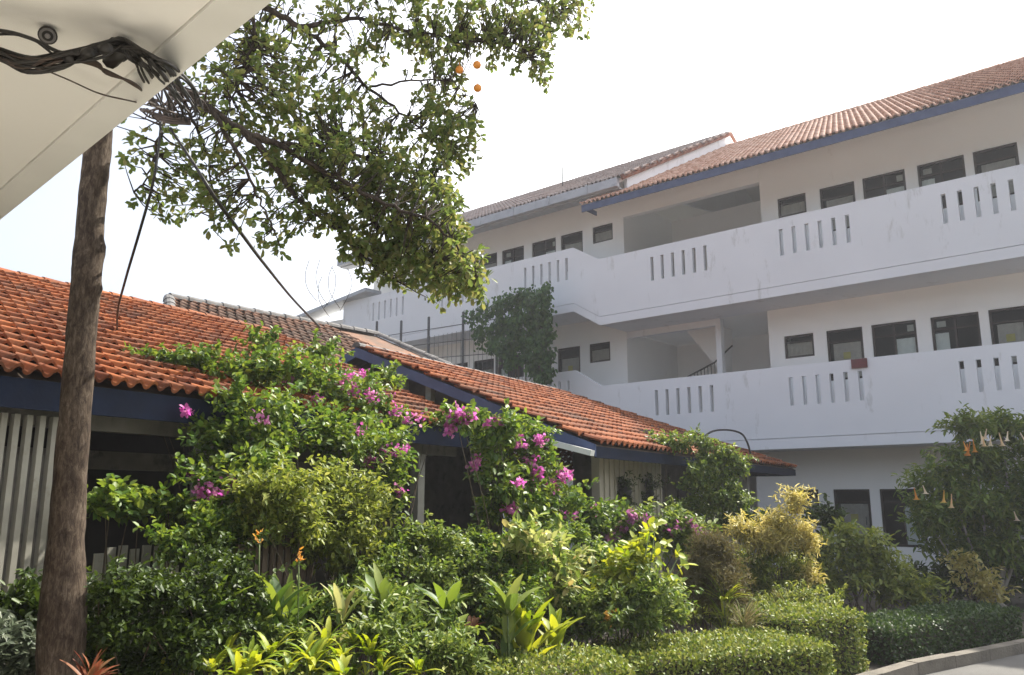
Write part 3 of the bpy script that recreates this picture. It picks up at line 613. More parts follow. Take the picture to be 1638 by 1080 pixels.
bmn = MB(); bmn.box(A, R1A0, R1A1 - .1, R1P + .35, R1P + .45, R1Z - .28, R1Z - .12); bmn.build('beam', M['greyboard'], pav)
def post(par, a, p, z1, wd=.13, mat='post'):
    mb = MB(); mb.box(A, a - wd / 2, a + wd / 2, p - wd / 2, p + wd / 2, GZ, z1); mb.box(A, a - wd * .8, a + wd * .8, p - wd * .8, p + wd * .8, GZ + .0, GZ + .15); return mb.build('post', M[mat], par)
q = AP(668, 760, R1P + .4); a668 = float(np.dot(q, EA))
for a in (a668, a668 - 3.2, a668 - 5.6): post(pav, a, R1P + .4, R1Z - .284)
ww = MB(); ww.box(A, R1A0, R1A1 - .3, R1RP + .5, R1RP + .6, GZ, 3.4); ww.box(A, R1A0, R1A0 + .1, R1P + .5, R1RP + .5, GZ, 2.3); ww.build('wall', M['dark'], pav)  # dark back and side walls, added to keep the pavilion interior in shade
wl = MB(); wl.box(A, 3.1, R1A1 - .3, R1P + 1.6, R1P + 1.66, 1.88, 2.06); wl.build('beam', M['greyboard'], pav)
q0, q1 = AP(528, 577, 8.6), AP(592, 600, 7.6)
sh = MB(); sh.hexa([A(8.3, 7.5, 3.10), A(8.95, 7.5, 3.10), A(8.95, 8.3, 3.42), A(8.3, 8.3, 3.42), A(8.3, 7.5, 3.13), A(8.95, 7.5, 3.13), A(8.95, 8.3, 3.45), A(8.3, 8.3, 3.45)])
sh.hexa([A(8.2, 8.6, 3.56), A(8.95, 8.6, 3.56), A(8.95, 9.2, 3.82), A(8.2, 9.2, 3.82), A(8.2, 8.6, 3.59), A(8.95, 8.6, 3.59), A(8.95, 9.2, 3.85), A(8.2, 9.2, 3.85)])
sh.build('metal_sheet', M['sheet'], pav)

# ------------------------------------------------------------------ farther pavilion with blue barge board and hipped end
R2P, R2Z, R2T = 4.57, 2.20, .40; RA0, RA1, RRP = 9.1, 19.05, 8.6; HA = 15.3
pv2 = thing('hipped_pavilion', 'smaller red tiled pavilion with blue barge board, in front of the white building', 'pavilion', A(13, 8, GZ))
v2 = EB + UPV * R2T; l2 = np.linalg.norm(v2); v2 = v2 / l2; len2 = (RRP - R2P) * l2
def in2(a, b):
    p = b / l2; lim = (RA1 - RA0) - p * (RA1 - HA) / (RRP - R2P); return 0 <= a < lim and b < len2
t2 = tiles(A(RA0, R2P - .05, R2Z + .05), EA, v2, in2, RA1 - RA0, len2, .165, .29, 1.25); t2.build('roof', M['tile'], pv2)
hip = MB(); zr = R2Z + R2T * (RRP - R2P)
def quad(mb, c, th):
    c = [np.array(q, float) for q in c]; n = len(c); top = [q + UPV * th for q in c]
    mb.add(c + top, [tuple(range(n))[::-1], tuple(range(n, 2 * n))] + [(i, (i + 1) % n, n + (i + 1) % n, n + i) for i in range(n)])
quad(hip, [A(RA0, R2P, R2Z), A(RA1, R2P, R2Z), A(HA, RRP, zr), A(RA0, RRP, zr)], .05)
quad(hip, [A(RA0, RRP, zr), A(HA, RRP, zr), A(RA1, RRP + 4, R2Z), A(RA0, RRP + 4, R2Z)], .05)
hip.build('roof_deck', M['brownwood'], pv2)
vh = (A(HA, RRP, zr) - A(RA1, RRP, R2Z)); vh /= np.linalg.norm(vh); wH = RRP - R2P; lh = np.linalg.norm(A(HA, RRP, zr) - A(RA1, RRP, R2Z))
th_ = tiles(A(RA1, R2P, R2Z + .05), EB, vh, lambda a, b: (b / lh) * wH < a < 2 * wH - (b / lh) * wH and b < lh, 2 * wH, lh, .165, .29, 1.25); th_.build('roof', M['tile2'], pv2)
rc2 = MB(); ridgecaps(rc2, A(RA0 - .02, RRP, zr + .09), A(HA, RRP, zr + .09), .07, .3); ridgecaps(rc2, A(RA1, R2P, R2Z + .09), A(HA, RRP, zr + .09), .06, .3); rc2.build('ridge_cap', M['ridge'], pv2)
f2 = MB(); f2.box(A, RA0, RA1 + .02, R2P - .03, R2P - .002, R2Z - .11, R2Z + .03); f2.box(A, RA1, RA1 + .03, R2P, RRP + 4, R2Z - .11, R2Z + .03); f2.build('fascia', M['navy'], pv2)
bg_ = MB(); slope_box(bg_, RA0 - .035, RA0 - .003, R2P - .03, RRP, R2Z - .10, R2T, .15); slope_box(bg_, RA0 - .035, RA0 - .003, RRP, RRP + 4, zr - .10, -R2T, .15); bg_.build('barge_board', M['blue_light'], pv2)
bs = MB(); bs.bar(WP(846, 699, EA * 9.0, EA), WP(948, 725, EA * 9.0, EA), .10, .07); bs.build('eave_soffit', M['trim'], pv2)
gi = MB()
gi.add([A(RA0 + .45, R1P, R2Z + .2), A(RA0 + .45, RRP + 2, R2Z + .2), A(RA0 + .45, RRP + 2, zr - .9), A(RA0 + .45, RRP, zr - .02), A(RA0 + .45, R1P, R2Z + R2T * (R1P - R2P) - .02)], [(0, 1, 2, 3, 4)]); gi.build('gable_wall', M['brownwood'], pv2)
for x, y in ((648, 615), (690, 640)):
    q = WP(x, y, EA * (RA0 + .3), EA); p = float(np.dot(q, EB)); mb = MB(); mb.box(A, RA0 + .22, RA0 + .32, p - .05, p + .05, 2.2, R2Z + R2T * (p - R2P) - .03); mb.build('post', M['post'], pv2)
def along(x, y, p): return float(np.dot(AP(x, y, p), EA))
PW = R2P + .55
wa0, wa1 = along(957, 780, PW), along(1057, 780, PW)
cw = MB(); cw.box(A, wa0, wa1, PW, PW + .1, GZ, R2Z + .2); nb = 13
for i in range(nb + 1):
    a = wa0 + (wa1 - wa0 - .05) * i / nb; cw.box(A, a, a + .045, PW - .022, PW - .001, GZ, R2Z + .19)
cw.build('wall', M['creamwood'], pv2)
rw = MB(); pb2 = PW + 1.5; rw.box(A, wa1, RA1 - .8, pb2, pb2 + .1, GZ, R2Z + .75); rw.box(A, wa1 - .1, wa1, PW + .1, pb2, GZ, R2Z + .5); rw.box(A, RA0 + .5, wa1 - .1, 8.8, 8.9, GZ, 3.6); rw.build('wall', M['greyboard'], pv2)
dd2 = MB(); da0 = along(1200, 790, pb2 - .03); da1 = along(1238, 790, pb2 - .03); dd2.box(A, min(da0, RA1 - 1.9), min(da1, RA1 - .9), pb2 - .05, pb2 - .002, GZ, 1.95); dd2.build('door', M['frame'], pv2)
post(pv2, along(880, 770, R2P + .4), R2P + .4, R2Z - .22, .09); post(pv2, along(1193, 780, R2P + .4), R2P + .4, R2Z + .1, .12)
# ornamental planters on the cream boards
for i, (x, y, lab) in enumerate(((993, 785, 'larger dark hanging planter on the cream boarded wall'), (1033, 787, 'smaller curled dark planter on the cream wall, nearer the wall corner'))):
    q = AP(x, y, PW - .03); t = thing('wall_planter', lab, 'planter', q, 'planters hung on the cream wall')
    mb = MB(); w0 = .10 if i == 0 else .07; mb.sphere(q + EB * -.07 + UPV * -.02, w0, 10, 6, .8); mb.build('pot', M['pot'], t)
    hk = MB(); pts = [q + EB * (-.03) + EA * (.02 * math.cos(k * .6)) * 3 + UPV * (.1 + .1 * math.sin(k * .6)) for k in range(8)]; hk.tube(pts, .012, 5); hk.tube([q + UPV * -.05, q + UPV * -.32 + EB * -.04], .014, 5); hk.build('hook', M['pot'], t)
    foliage('foliage', M['l_dark'], t, [(q + EB * -.09 + UPV * .06, .12 - .04 * i, .08, .10), (q + EB * -.07 + UPV * -.22, .06, .05, .07)], 60 - 25 * i, .06, .022)

# ------------------------------------------------------------------ old house behind
h0 = W(270, 482, 16.0); ZR0 = h0[2]; h1 = WZ(602, 540, ZR0); hd = (h1 - h0); hd[2] = 0; hL = np.linalg.norm(hd); hd /= hL; hp = np.array([-hd[1], hd[0], 0]); hf = -hp
old = thing('back_house', 'old house with weathered brown tiled roof behind the pavilions', 'house', (*(h0 + hd * hL / 2)[:2], GZ))
def H(a, p, z): return np.array([h0[0], h0[1], 0]) + hd * a + hf * p + UPV * z
TH = .5; vH = -(hf) + UPV * TH; lH = np.linalg.norm(vH); vH /= lH; WPH = 4.2; lenH = WPH * lH; ezH = ZR0 - TH * WPH
t0 = tiles(H(-1.6, WPH, ezH + .05), hd, vH, lambda a, b: (b / lenH) * 1.6 < a < hL + 2.2 - (b / lenH) * 2.2 and b < lenH, hL + 3.0, lenH, .2, .26, 1.2); t0.build('roof', M['tile_old'], old)
dh = MB(); quad(dh, [H(-1.6, WPH, ezH), H(hL + 1.6, WPH, ezH), H(hL, 0, ZR0), H(0, 0, ZR0)], .04); quad(dh, [H(0, 0, ZR0), H(hL, 0, ZR0), H(hL + 1.6, -WPH, ezH), H(-1.6, -WPH, ezH)], .04)
quad(dh, [H(hL + 1.6, WPH, ezH), H(hL + 1.6, -WPH, ezH), H(hL, 0, ZR0)], .04); quad(dh, [H(-1.6, WPH, ezH), H(-1.6, -WPH, ezH), H(0, 0, ZR0)], .04); dh.build('roof_deck', M['tile_old'], old)
r0 = MB(); ridgecaps(r0, H(0, 0, ZR0 + .08), H(hL, 0, ZR0 + .08), .11, .36); ridgecaps(r0, H(-1.6, WPH, ezH + .08), H(0, 0, ZR0 + .08), .1, .36); ridgecaps(r0, H(hL + 2.0, WPH, ezH + .08), H(hL, 0, ZR0 + .08), .1, .36); r0.build('ridge_cap', M['ridge'], old)
w0 = MB(); w0.box(H, -1, hL + 1, -3.4, 3.4, GZ, ezH + .3); w0.build('wall', M['creamwood'], old)

# ------------------------------------------------------------------ canopy over the photographer
CZ = 3.0; c0, c1 = WZ(0, 352, CZ), WZ(438, 0, CZ); cd = c1 - c0; cd[2] = 0; cd /= np.linalg.norm(cd); cn = np.array([cd[1], -cd[0], 0])
if np.dot(cn, -c0) < 0: cn = -cn
def CF(u, v, z): return np.array([c0[0], c0[1], 0]) + cd * u + cn * v + UPV * z
can = thing('canopy', 'cream painted roof overhang at the top left corner, seen from below', 'canopy', CF(1.5, 2.5, GZ))
mb = MB(); mb.box(CF, -3.2, 8.0, .117, 5.0, CZ + .012, CZ + .16); mb.build('soffit', M['soffit'], can)
mb = MB(); mb.box(CF, -3.2, 8.0, .0, .115, CZ, CZ + .2); mb.build('edge_trim', M['trim'], can)
mb = MB(); mb.box(CF, -3.2, 8, 5.0, 5.2, GZ, CZ + .16); mb.build('wall', M['cream'], can)
# round camera
k0 = WZ(78, 42, CZ + .02); cm = thing('security_camera', 'small round dark security camera fixed under the cream overhang', 'camera', k0)
dirc = (O - k0); dirc /= np.linalg.norm(dirc); ax = (dirc * .8 - UPV * .25); ax /= np.linalg.norm(ax)
cc = k0 - UPV * .026 + ax * .006
mb = MB(); mb.tube([k0, k0 - UPV * .008], [.020, .018], 16); mb.tube([k0 - UPV * .005, cc], [.010, .010], 10); mb.tube([cc - ax * .022, cc, cc + ax * .015], [.016, .026, .027], 20); mb.build('housing', M['cambody'], cm)
f_ = cc + ax * .0152; mb = MB(); mb.tube([f_, f_ + ax * .003], [.0225, .0215], 20); mb.build('ring', M['camring'], cm)
mb = MB(); mb.tube([f_ + ax * .0032, f_ + ax * .005], [.016, .015], 18); mb.build('lens', M['cable'], cm)
mb = MB(); mb.tube([f_ + ax * .0052, f_ + ax * .0065], [.008, .0065], 14); mb.build('lens_centre', M['camring'], cm)

# ------------------------------------------------------------------ cables
cb = thing('cable_bundle', 'thick tangled bundle of black cables strung from under the cream overhang to the tree', 'cables', WZ(190, 75, 2.9))
main = [WZ(-60, 70, 2.86), WZ(0, 88, 2.86), WZ(45, 103, 2.84), WZ(100, 95, 2.86), WZ(150, 82, 2.88), WZ(190, 72, 2.95)]
SZ = 2.93
ends = [[(228, 88, 0), (262, 112, 0), (290, 150, 3.5), (312, 186, 4.05)], [(222, 80, 0), (268, 104, 0), (305, 146, 3.4), (318, 180, 4.1)], [(215, 88, 0), (245, 112, 0), (272, 150, 3.4), (285, 190, 4.0)],
        [(228, 92, 0), (258, 122, 0), (286, 160, 3.5), (300, 192, 4.1)], [(210, 94, 0), (232, 120, 0), (252, 158, 3.4), (262, 188, 4.05)]]
mb = MB()
for i in range(15):
    off = unit(1)[0] * .013; pts = [p + off + unit(1)[0] * .012 for p in main]
    if i in (3, 9): pts[0] = WZ(-60, 40 + i * 3, 2.93); pts[1] = WZ(0, 46 + i, 2.92); pts[2] = WZ(50, 62, 2.9)
    e = ends[i % 5]; pts += [(W(a + random.uniform(-9, 9), b + random.uniform(-8, 8), c) if c else WZ(a + random.uniform(-9, 9), b + random.uniform(-8, 8), SZ)) for a, b, c in e]
    if i % 3 == 0: pts += [W(random.uniform(225, 270), random.uniform(172, 190), 4.25)]
    mb.tube(smooth(pts, 5), random.uniform(.0032, .0062), 5)
mb.build('strand', M['cable'], cb)
mb = MB()
for i in range(6):
    pts = [p + unit(1)[0] * .018 for p in main[:4]] + [WZ(135 + i * 4, 100, 2.9), WZ(170, 113 + i, SZ), WZ(212 + i, 135, SZ), W(245, 158 + i * 2, 3.3), W(258 + i * 5, 182, 4.0)]
    mb.tube(smooth(pts, 5), .0045, 5)
for i in range(13):   # tangle at the branch
    c = np.array([random.uniform(245, 315), random.uniform(150, 190)]); pts = []
    for k in range(7):
        an = k * random.uniform(.7, 1.2) + i; pts.append(W(c[0] + 32 * math.cos(an) * random.uniform(.4, 1), c[1] + 22 * math.sin(an) * random.uniform(.4, 1), 4.1 + .12 * math.sin(k + i)))
    mb.tube(smooth(pts, 4), random.uniform(.003, .006), 5)
for i in range(3): mb.tube(smooth([W(225 + i * 5, 175, 4.15), W(262, 186 + i * 4, 4.1), W(305, 192 + i * 3, 4.1)], 4), .009, 6)
mb.build('strand', M['brown_cable'], cb)
for x_, y_ in ((45, 103), (70, 101), (112, 93), (140, 85), (168, 78)):
    c_ = WZ(x_, y_, 2.86); mb = MB(); mb.tube([c_ - cd * .0 + np.array([-.014, .006, 0]), c_ + np.array([.014, -.006, .002])], random.uniform(.012, .017), 9, .12); mb.build('binding', M['cable'], cb)
mb = MB(); hk0 = WZ(190, 64, CZ + .02); mb.tube([hk0, hk0 - UPV * .06], .03, 8); mb.tube([hk0 - UPV * .05 - cd * .06, hk0 - UPV * .05 + cd * .06], .025, 8); mb.build('bracket', M['cable'], cb)
def cable(name, label, pts, r, mat='cable', n=8):
    P = smooth(pts, n); mb = MB(); k = len(P); rad = [r[0] + (r[1] - r[0]) * i / (k - 1) for i in range(k)]
    mb.tube(P, rad, 6); return tag(mb.build(name, M[mat]), label, 'cable')
pr_ = AP(188, 538, 8.9)
cable('hanging_cable', 'single black cable hanging from the tree down to the near red roof', [W(258, 195, 4.0), W(252, 250, 3.95), W(243, 300, 4.0), W(222, 375, 4.5), W(200, 450, 5.6), W(188, 500, 7.2), pr_ + UPV * -.02], (.006, .010))
tw = [W(272, 205, 4.0), W(310, 262, 4.0), W(345, 318, 4.1), W(385, 372, 4.9), W(425, 425, 6.8), W(470, 480, 10.4), W(512, 524, 13.0)]
cable('twisted_cable', 'twisted dark service cable running from the tree to the brown roof behind', tw, (.007, .017))
cable('thin_wire', 'thin pale brown wire crossing the underside of the cream overhang', [WZ(62, 108, 2.97), WZ(110, 128, 2.96), WZ(160, 150, 2.97), WZ(215, 163, 2.98), W(250, 172, 4.0)], (.0025, .003), 'brown_cable')
qa, qb = WP(1138, 690, EA * 16.0, EA), None
cable('roof_cable', 'black cable looping over the hipped red roof beside the white balcony', [W(1120, 703, 16.3), W(1140, 690, 16.5), W(1165, 688, 16.8), W(1186, 694, 17), W(1196, 710, 17), W(1202, 732, 17)], (.02, .02))

# ------------------------------------------------------------------ the tree
tr = thing('fruit_tree', 'tall tree with bare brown trunk and spreading leafy crown bearing a few orange fruits', 'tree', (*W(92, 1090, 4.6)[:2], GZ))
TD = 4.6
tp = [(88, 1260, .118), (92, 1100, .101), (98, 1000, .125), (106, 860, .091), (114, 740, .085), (124, 620, .081), (132, 520, .079), (140, 420, .078), (147, 330, .075), (156, 240, .077), (163, 150, .075), (170, 60, .072), (182, -60, .07)]
pp = smooth([W(x, y, TD) for x, y, r in tp], 7); rv = np.interp(np.linspace(0, len(tp) - 1, len(pp)), range(len(tp)), [t[2] for t in tp])
pp[0][2] = GZ - .05
mb = MB(); n = 28; vs = []
knots = [(W(160, 400, TD), .022, .07), (W(164, 462, TD), .03, .04), (W(114, 420, TD), .018, .04), (W(120, 735, TD - .1), -.014, .09), (W(128, 690, TD - .1), -.012, .10), (W(115, 860, TD - .1), .012, .1), (W(150, 430, TD - .1), .02, .12)]
for i, c in enumerate(pp):
    for j in range(n):
        an = 2 * math.pi * j / n; d = np.array([math.cos(an), math.sin(an), 0])
        r = rv[i] * (1 + .03 * math.sin(3 * an + c[2] * .7) + .02 * math.sin(5 * an - c[2] * 2) + .022 * math.sin(c[2] * 17 + an * 2)) + random.uniform(-.0025, .0025)
        q = c + d * r
        for kc, kh, kr in knots: r += kh * math.exp(-np.sum((q - kc) ** 2) / kr ** 2 * 2)
        vs.append(c + d * r)
mb.add(vs, [(i * n + j, i * n + (j + 1) % n, (i + 1) * n + (j + 1) % n, (i + 1) * n + j) for i in range(len(pp) - 1) for j in range(n)], True)
trunk = mb.build('trunk', M['bark'], tr)
limbs = [
    ([(163, 130, 4.6), (215, 120, 4.5), (280, 140, 4.4), (335, 172, 4.35), (395, 212, 4.4), (450, 232, 4.5), (505, 268, 4.6), (560, 322, 4.8), (620, 372, 5.0), (690, 425, 5.2)], .05, .009),
    ([(395, 212, 4.4), (435, 262, 4.5), (470, 312, 4.6), (520, 350, 4.8), (575, 405, 5.0), (640, 455, 5.2)], .03, .007),
    ([(450, 232, 4.5), (530, 235, 4.7), (610, 262, 5.0), (690, 290, 5.2), (745, 340, 5.4)], .026, .006),
    ([(505, 268, 4.6), (600, 320, 4.6), (680, 350, 4.6), (735, 400, 4.7), (765, 440, 4.8)], .022, .005),
    ([(335, 172, 4.35), (380, 250, 4.3), (415, 320, 4.3), (440, 372, 4.3)], .020, .004),
    ([(280, 140, 4.4), (255, 215, 4.4), (240, 270, 4.5), (215, 310, 4.5)], .018, .004),
    ([(280, 140, 4.4), (320, 215, 4.7), (340, 290, 4.9), (345, 350, 5.0)], .018, .004),
    ([(182, -60, 4.6), (300, -50, 4.7), (410, 5, 4.8), (480, 42, 4.9), (535, 85, 5.0), (590, 140, 5.2), (650, 188, 5.3), (710, 245, 5.4)], .045, .006),
    ([(480, 42, 4.9), (560, 30, 5.1), (640, 45, 5.3), (720, 60, 5.4), (800, 70, 5.5), (850, 95, 5.6)], .024, .005),
    ([(300, -50, 4.7), (480, -60, 5.2), (640, -40, 5.6), (780, -15, 5.8), (900, 15, 6.0)], .035, .006),
    ([(535, 85, 5.0), (540, 40, 5.2), (580, 5, 5.3), (640, -20, 5.4)], .012, .005),
    ([(410, 5, 4.8), (400, 80, 4.7), (380, 140, 4.6), (360, 190, 4.5)], .018, .005),
    ([(590, 140, 5.2), (660, 130, 5.2), (720, 130, 5.2), (760, 165, 5.2)], .012, .004),
]
bs_ = []; mb = MB()
for pts, ra, rb in limbs:
    P = smooth([W(*p) for p in pts], 6); P = [p + unit(1)[0] * .012 for p in P]; k = len(P); rad = [.8 * (ra + (rb - ra) * (i / (k - 1)) ** .7) for i in range(k)]
    mb.tube(P, rad, 8, .08); bs_ += P[2:]
BR = np.array(bs_)
# crown lumps: x, y, rx, ry, clusters, depth
CL = [(300, 130, 40, 40, 14, 4.6), (345, 90, 55, 50, 30, 4.7), (400, 60, 50, 40, 26, 4.8), (440, 120, 70, 60, 44, 4.8), (370, 170, 60, 50, 34, 4.6), (430, 30, 30, 30, 14, 4.9),
      (500, 110, 60, 50, 22, 5.0), (480, 180, 70, 50, 46, 4.8), (560, 190, 60, 45, 36, 5.0), (620, 215, 55, 45, 34, 5.2), (690, 190, 55, 45, 40, 5.3), (725, 235, 45, 40, 40, 5.3), (745, 200, 30, 30, 18, 5.3),
      (400, 245, 70, 50, 40, 4.6), (480, 260, 70, 50, 58, 4.7), (560, 270, 70, 50, 62, 4.8), (630, 300, 70, 50, 66, 5.0), (690, 330, 55, 45, 54, 5.0), (540, 330, 70, 45, 54, 4.8), (610, 370, 70, 45, 66, 5.0), (680, 395, 60, 45, 60, 5.0),
      (735, 430, 45, 38, 46, 4.9), (720, 375, 30, 30, 20, 4.9), (650, 430, 60, 35, 44, 5.1), (590, 410, 45, 35, 26, 5.0), (760, 450, 24, 22, 14, 4.9), (700, 455, 40, 22, 18, 5.0), (690, 270, 35, 25, 12, 5.2),
      (330, 250, 60, 50, 28, 4.6), (270, 250, 50, 45, 22, 4.5), (220, 280, 40, 40, 15, 4.5), (300, 310, 60, 30, 24, 4.6), (240, 325, 30, 20, 8, 4.5), (370, 330, 60, 38, 26, 4.5), (440, 340, 50, 40, 22, 4.6), (205, 215, 25, 30, 6, 4.5), (425, 380, 25, 15, 6, 4.4), (350, 370, 25, 15, 5, 4.5),
      (560, 40, 60, 40, 26, 5.2), (620, 80, 50, 45, 16, 5.3), (640, 30, 60, 40, 30, 5.4), (700, 60, 60, 45, 40, 5.4), (760, 40, 50, 40, 34, 5.5), (810, 40, 50, 40, 34, 5.6), (850, 75, 40, 38, 28, 5.6), (885, 35, 45, 32, 26, 5.8), (920, 10, 35, 22, 16, 5.9), (720, 110, 35, 30, 14, 5.4), (690, 140, 40, 30, 10, 5.3), (870, 110, 18, 18, 7, 5.6), (795, 85, 25, 20, 10, 5.5),
      (480, 20, 40, 25, 10, 5.0), (560, 120, 50, 40, 12, 5.1), (520, 60, 30, 25, 6, 5.0),
      (350, -90, 110, 60, 40, 5.0), (520, -80, 120, 60, 50, 5.2), (700, -70, 130, 60, 60, 5.5), (860, -50, 90, 40, 30, 5.8), (600, -180, 180, 70, 60, 5.3), (300, -200, 160, 80, 50, 4.8), (450, -300, 200, 80, 60, 5.0), (150, -150, 90, 80, 24, 5.0)]
P, AX, NR, LN, RN = [], [], [], [], []
for (x, y, rx, ry, kc, D) in CL:
    kf = .85 if (x < 470 and y > 195) else (1.75 if (x > 630 and y < 115) else (1.2 if y < 235 else 1.45))
    for _ in range(int(kc * kf)):
        u = unit(1)[0] * rng.random() ** .33; c = W(x, y, D) + u * np.array([rx * D / 1325, .36, ry * D / 1325])
        i = int(np.argmin(np.sum((BR - c) ** 2, 1))); b0 = BR[i]; dv = c - b0; L_ = np.linalg.norm(dv)
        md = (b0 + c) / 2 + unit(1)[0] * L_ * .15 + UPV * L_ * .06
        mb.tube([b0, md, c], [.0055, .0035, .002], 4, cap=False)
        tw_ = dv / (L_ + 1e-6) + unit(1)[0] * .5 - UPV * .1; tw_ /= np.linalg.norm(tw_); m = random.randint(6, 11)
        for k in range(m):
            t = random.random() ** .7; pos = c + tw_ * (t - .55) * .12 + unit(1)[0] * .008
            axv = tw_ * random.uniform(.1, .8) + unit(1)[0] * .85; P.append(pos); AX.append(axv); NR.append(UPV + unit(1)[0] * .8); LN.append(random.uniform(.036, .064))
            RN.append(.5 * random.random() + .5 * rng.random())
RN = np.array(RN); LN = np.array(LN)
crown = leaves('crown', M['l_tree'], tr, np.array(P), np.array(AX), np.array(NR), LN, LN * .50, RN, .2, .18, (.38, .74), .8, 1.0)
for _ in range(6):   # bare wisps
    x, y = random.uniform(480, 560), random.uniform(410, 440); sgn = random.choice((-1, 1)); pts = [W(x + sgn * (3 * k * k - 9 * k), y + k * 17 + random.uniform(-3, 3), 4.9) for k in range(5)]
    mb.tube(smooth(pts, 4), [.0018] * 17, 4, cap=False)
mb.build('branches', M['branch'], tr)
for x, y in ((735, 112), (763, 104), (764, 141)):
    f_ = MB(); c = W(x, y, 5.2); f_.sphere(c, .029, 14, 9, .95); f_.tube([c + UPV * .025, c + UPV * .06], .003, 4); f_.build('fruit', M['fruit'], tr)

# ------------------------------------------------------------------ fences and trellis
sc = thing('slat_screen', 'screen of tall white slats at the far left under the pavilion eaves', 'screen', A(2.6, 6.45, GZ))
mb = MB(); p_ = 6.42
for i in range(-3, 5):
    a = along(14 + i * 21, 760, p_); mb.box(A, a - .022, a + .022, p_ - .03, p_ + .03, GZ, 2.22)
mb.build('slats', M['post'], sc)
mb = MB(); a0 = along(-40, 760, p_); a1 = along(92, 760, 6.9); mb.box(A, a0, a1, 6.9, 6.95, .55, 1.95); mb.build('backing_panel', M['greyboard'], sc)
def picket(name, label, xs, p, z0, z1, wd, mat, cat='fence'):
    a_s = [along(x, 900, p) for x in xs]; t = thing(name, label, cat, A(np.mean(a_s), p, GZ)); mb = MB()
    for a in a_s:
        h = z1 + random.uniform(-.04, .04); mb.hexa([A(a - wd / 2, p, z0), A(a + wd / 2, p, z0), A(a + wd / 2, p + .02, z0), A(a - wd / 2, p + .02, z0), A(a - wd / 2, p, h), A(a + wd / 2, p, h), A(a + wd / 2, p + .02, h), A(a - wd / 2, p + .02, h)])
    mb.build('pickets', M[mat], t)
    for z in (z0 + .2, z1 - .22): mb = MB(); mb.box(A, a_s[0] - .1, a_s[-1] + .1, p + .021, p + .05, z, z + .06); mb.build('rail', M[mat], t)
    return t
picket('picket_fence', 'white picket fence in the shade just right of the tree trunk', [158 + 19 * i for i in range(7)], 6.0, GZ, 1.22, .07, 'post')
picket('paling_fence', 'weathered brown paling fence behind the orange flower spikes', [400 + 12 * i for i in range(9)], 5.05, GZ, 1.42, .05, 'brownwood')
tl_ = thing('wire_trellis', 'row of thin dark poles with wires in front of the lower balcony', 'trellis', B(13, -1.0, GZ))
DT = -1.0
for x, yt in ((603, 515), (642, 514), (686, 508), (741, 500), (795, 492), (868, 478)):
    s_, z_ = BS(x, yt, DT); mb = MB(); mb.tube([B(s_, DT, GZ), B(s_, DT, z_)], .045, 6); mb.tube([B(s_, DT, z_), B(s_, DT, z_ + .03)], [.05, .02], 6); mb.build('pole', M['metal'], tl_)
mb = MB()
for (x0, y0, x1, y1) in ((603, 540, 868, 500), (603, 560, 868, 530), (603, 580, 868, 560)):
    a, b = BS(x0, y0, DT), BS(x1, y1, DT); mb.tube([B(a[0], DT - .05, a[1]), B(b[0], DT - .05, b[1])], .014, 5)
for i in range(26):
    a = BS(690 + i * 7, 520, DT); mb.tube([B(a[0], DT - .05, 3.2), B(a[0], DT - .05, 7.0)], .008, 4)
mb.build('wires', M['metal'], tl_)
# vine hanging over the trellis
vt = thing('balcony_vine', 'dark green creeper hanging in a curtain in front of the lower balcony', 'vine', B(9.6, -1.1, GZ))
POLY = [(748, 506), (775, 492), (795, 488), (822, 470), (884, 458), (886, 500), (890, 560), (885, 612), (862, 614), (852, 584), (836, 574), (815, 592), (802, 562), (776, 560), (764, 532)]
def inpoly(x, y):
    c = False; j = len(POLY) - 1
    for i in range(len(POLY)):
        if (POLY[i][1] > y) != (POLY[j][1] > y) and x < (POLY[j][0] - POLY[i][0]) * (y - POLY[i][1]) / (POLY[j][1] - POLY[i][1]) + POLY[i][0]: c = not c
        j = i
    return c
P, AX = [], []
while len(P) < 6200:
    x, y = random.uniform(735, 900), random.uniform(448, 632)
    if not inpoly(x + random.gauss(0, 2.5), y + random.gauss(0, 5)): continue
    if x < 800 and random.random() < .5: continue
    s_, z_ = BS(x, y, DT); thick = .16 + .10 * math.sin(x * .11) * math.cos(y * .09) + .06 * math.sin(x * .31 + y * .2)
    if math.sin(x * .23 + 2 * math.sin(y * .07)) + math.sin(y * .19 + x * .05) < random.gauss(-1.05, .35): continue
    P.append(B(s_, DT - .06 - abs(random.gauss(0, thick)), z_)); AX.append(unit(1)[0] * .7 - UPV * .7 - DN * .2)
k = len(P)
leaves('foliage', M['l_vine'], vt, np.array(P), np.array(AX), -DN + UPV * .5 + unit(k) * .55, rng.uniform(.09, .17, k), rng.uniform(.06, .11, k), rng.random(k), .2, .25)
mb = MB()
for i in range(9):
    s_ = BS(800 + i * 9, 600, DT)[0]; mb.tube(smooth([B(s_, DT - .08, GZ), B(s_ + random.uniform(-.2, .2), DT - .08, 2.5), B(s_ + random.uniform(-.3, .3), DT - .08, 5.6)], 4), .02, 5)
mb.build('stem', M['stem'], vt)

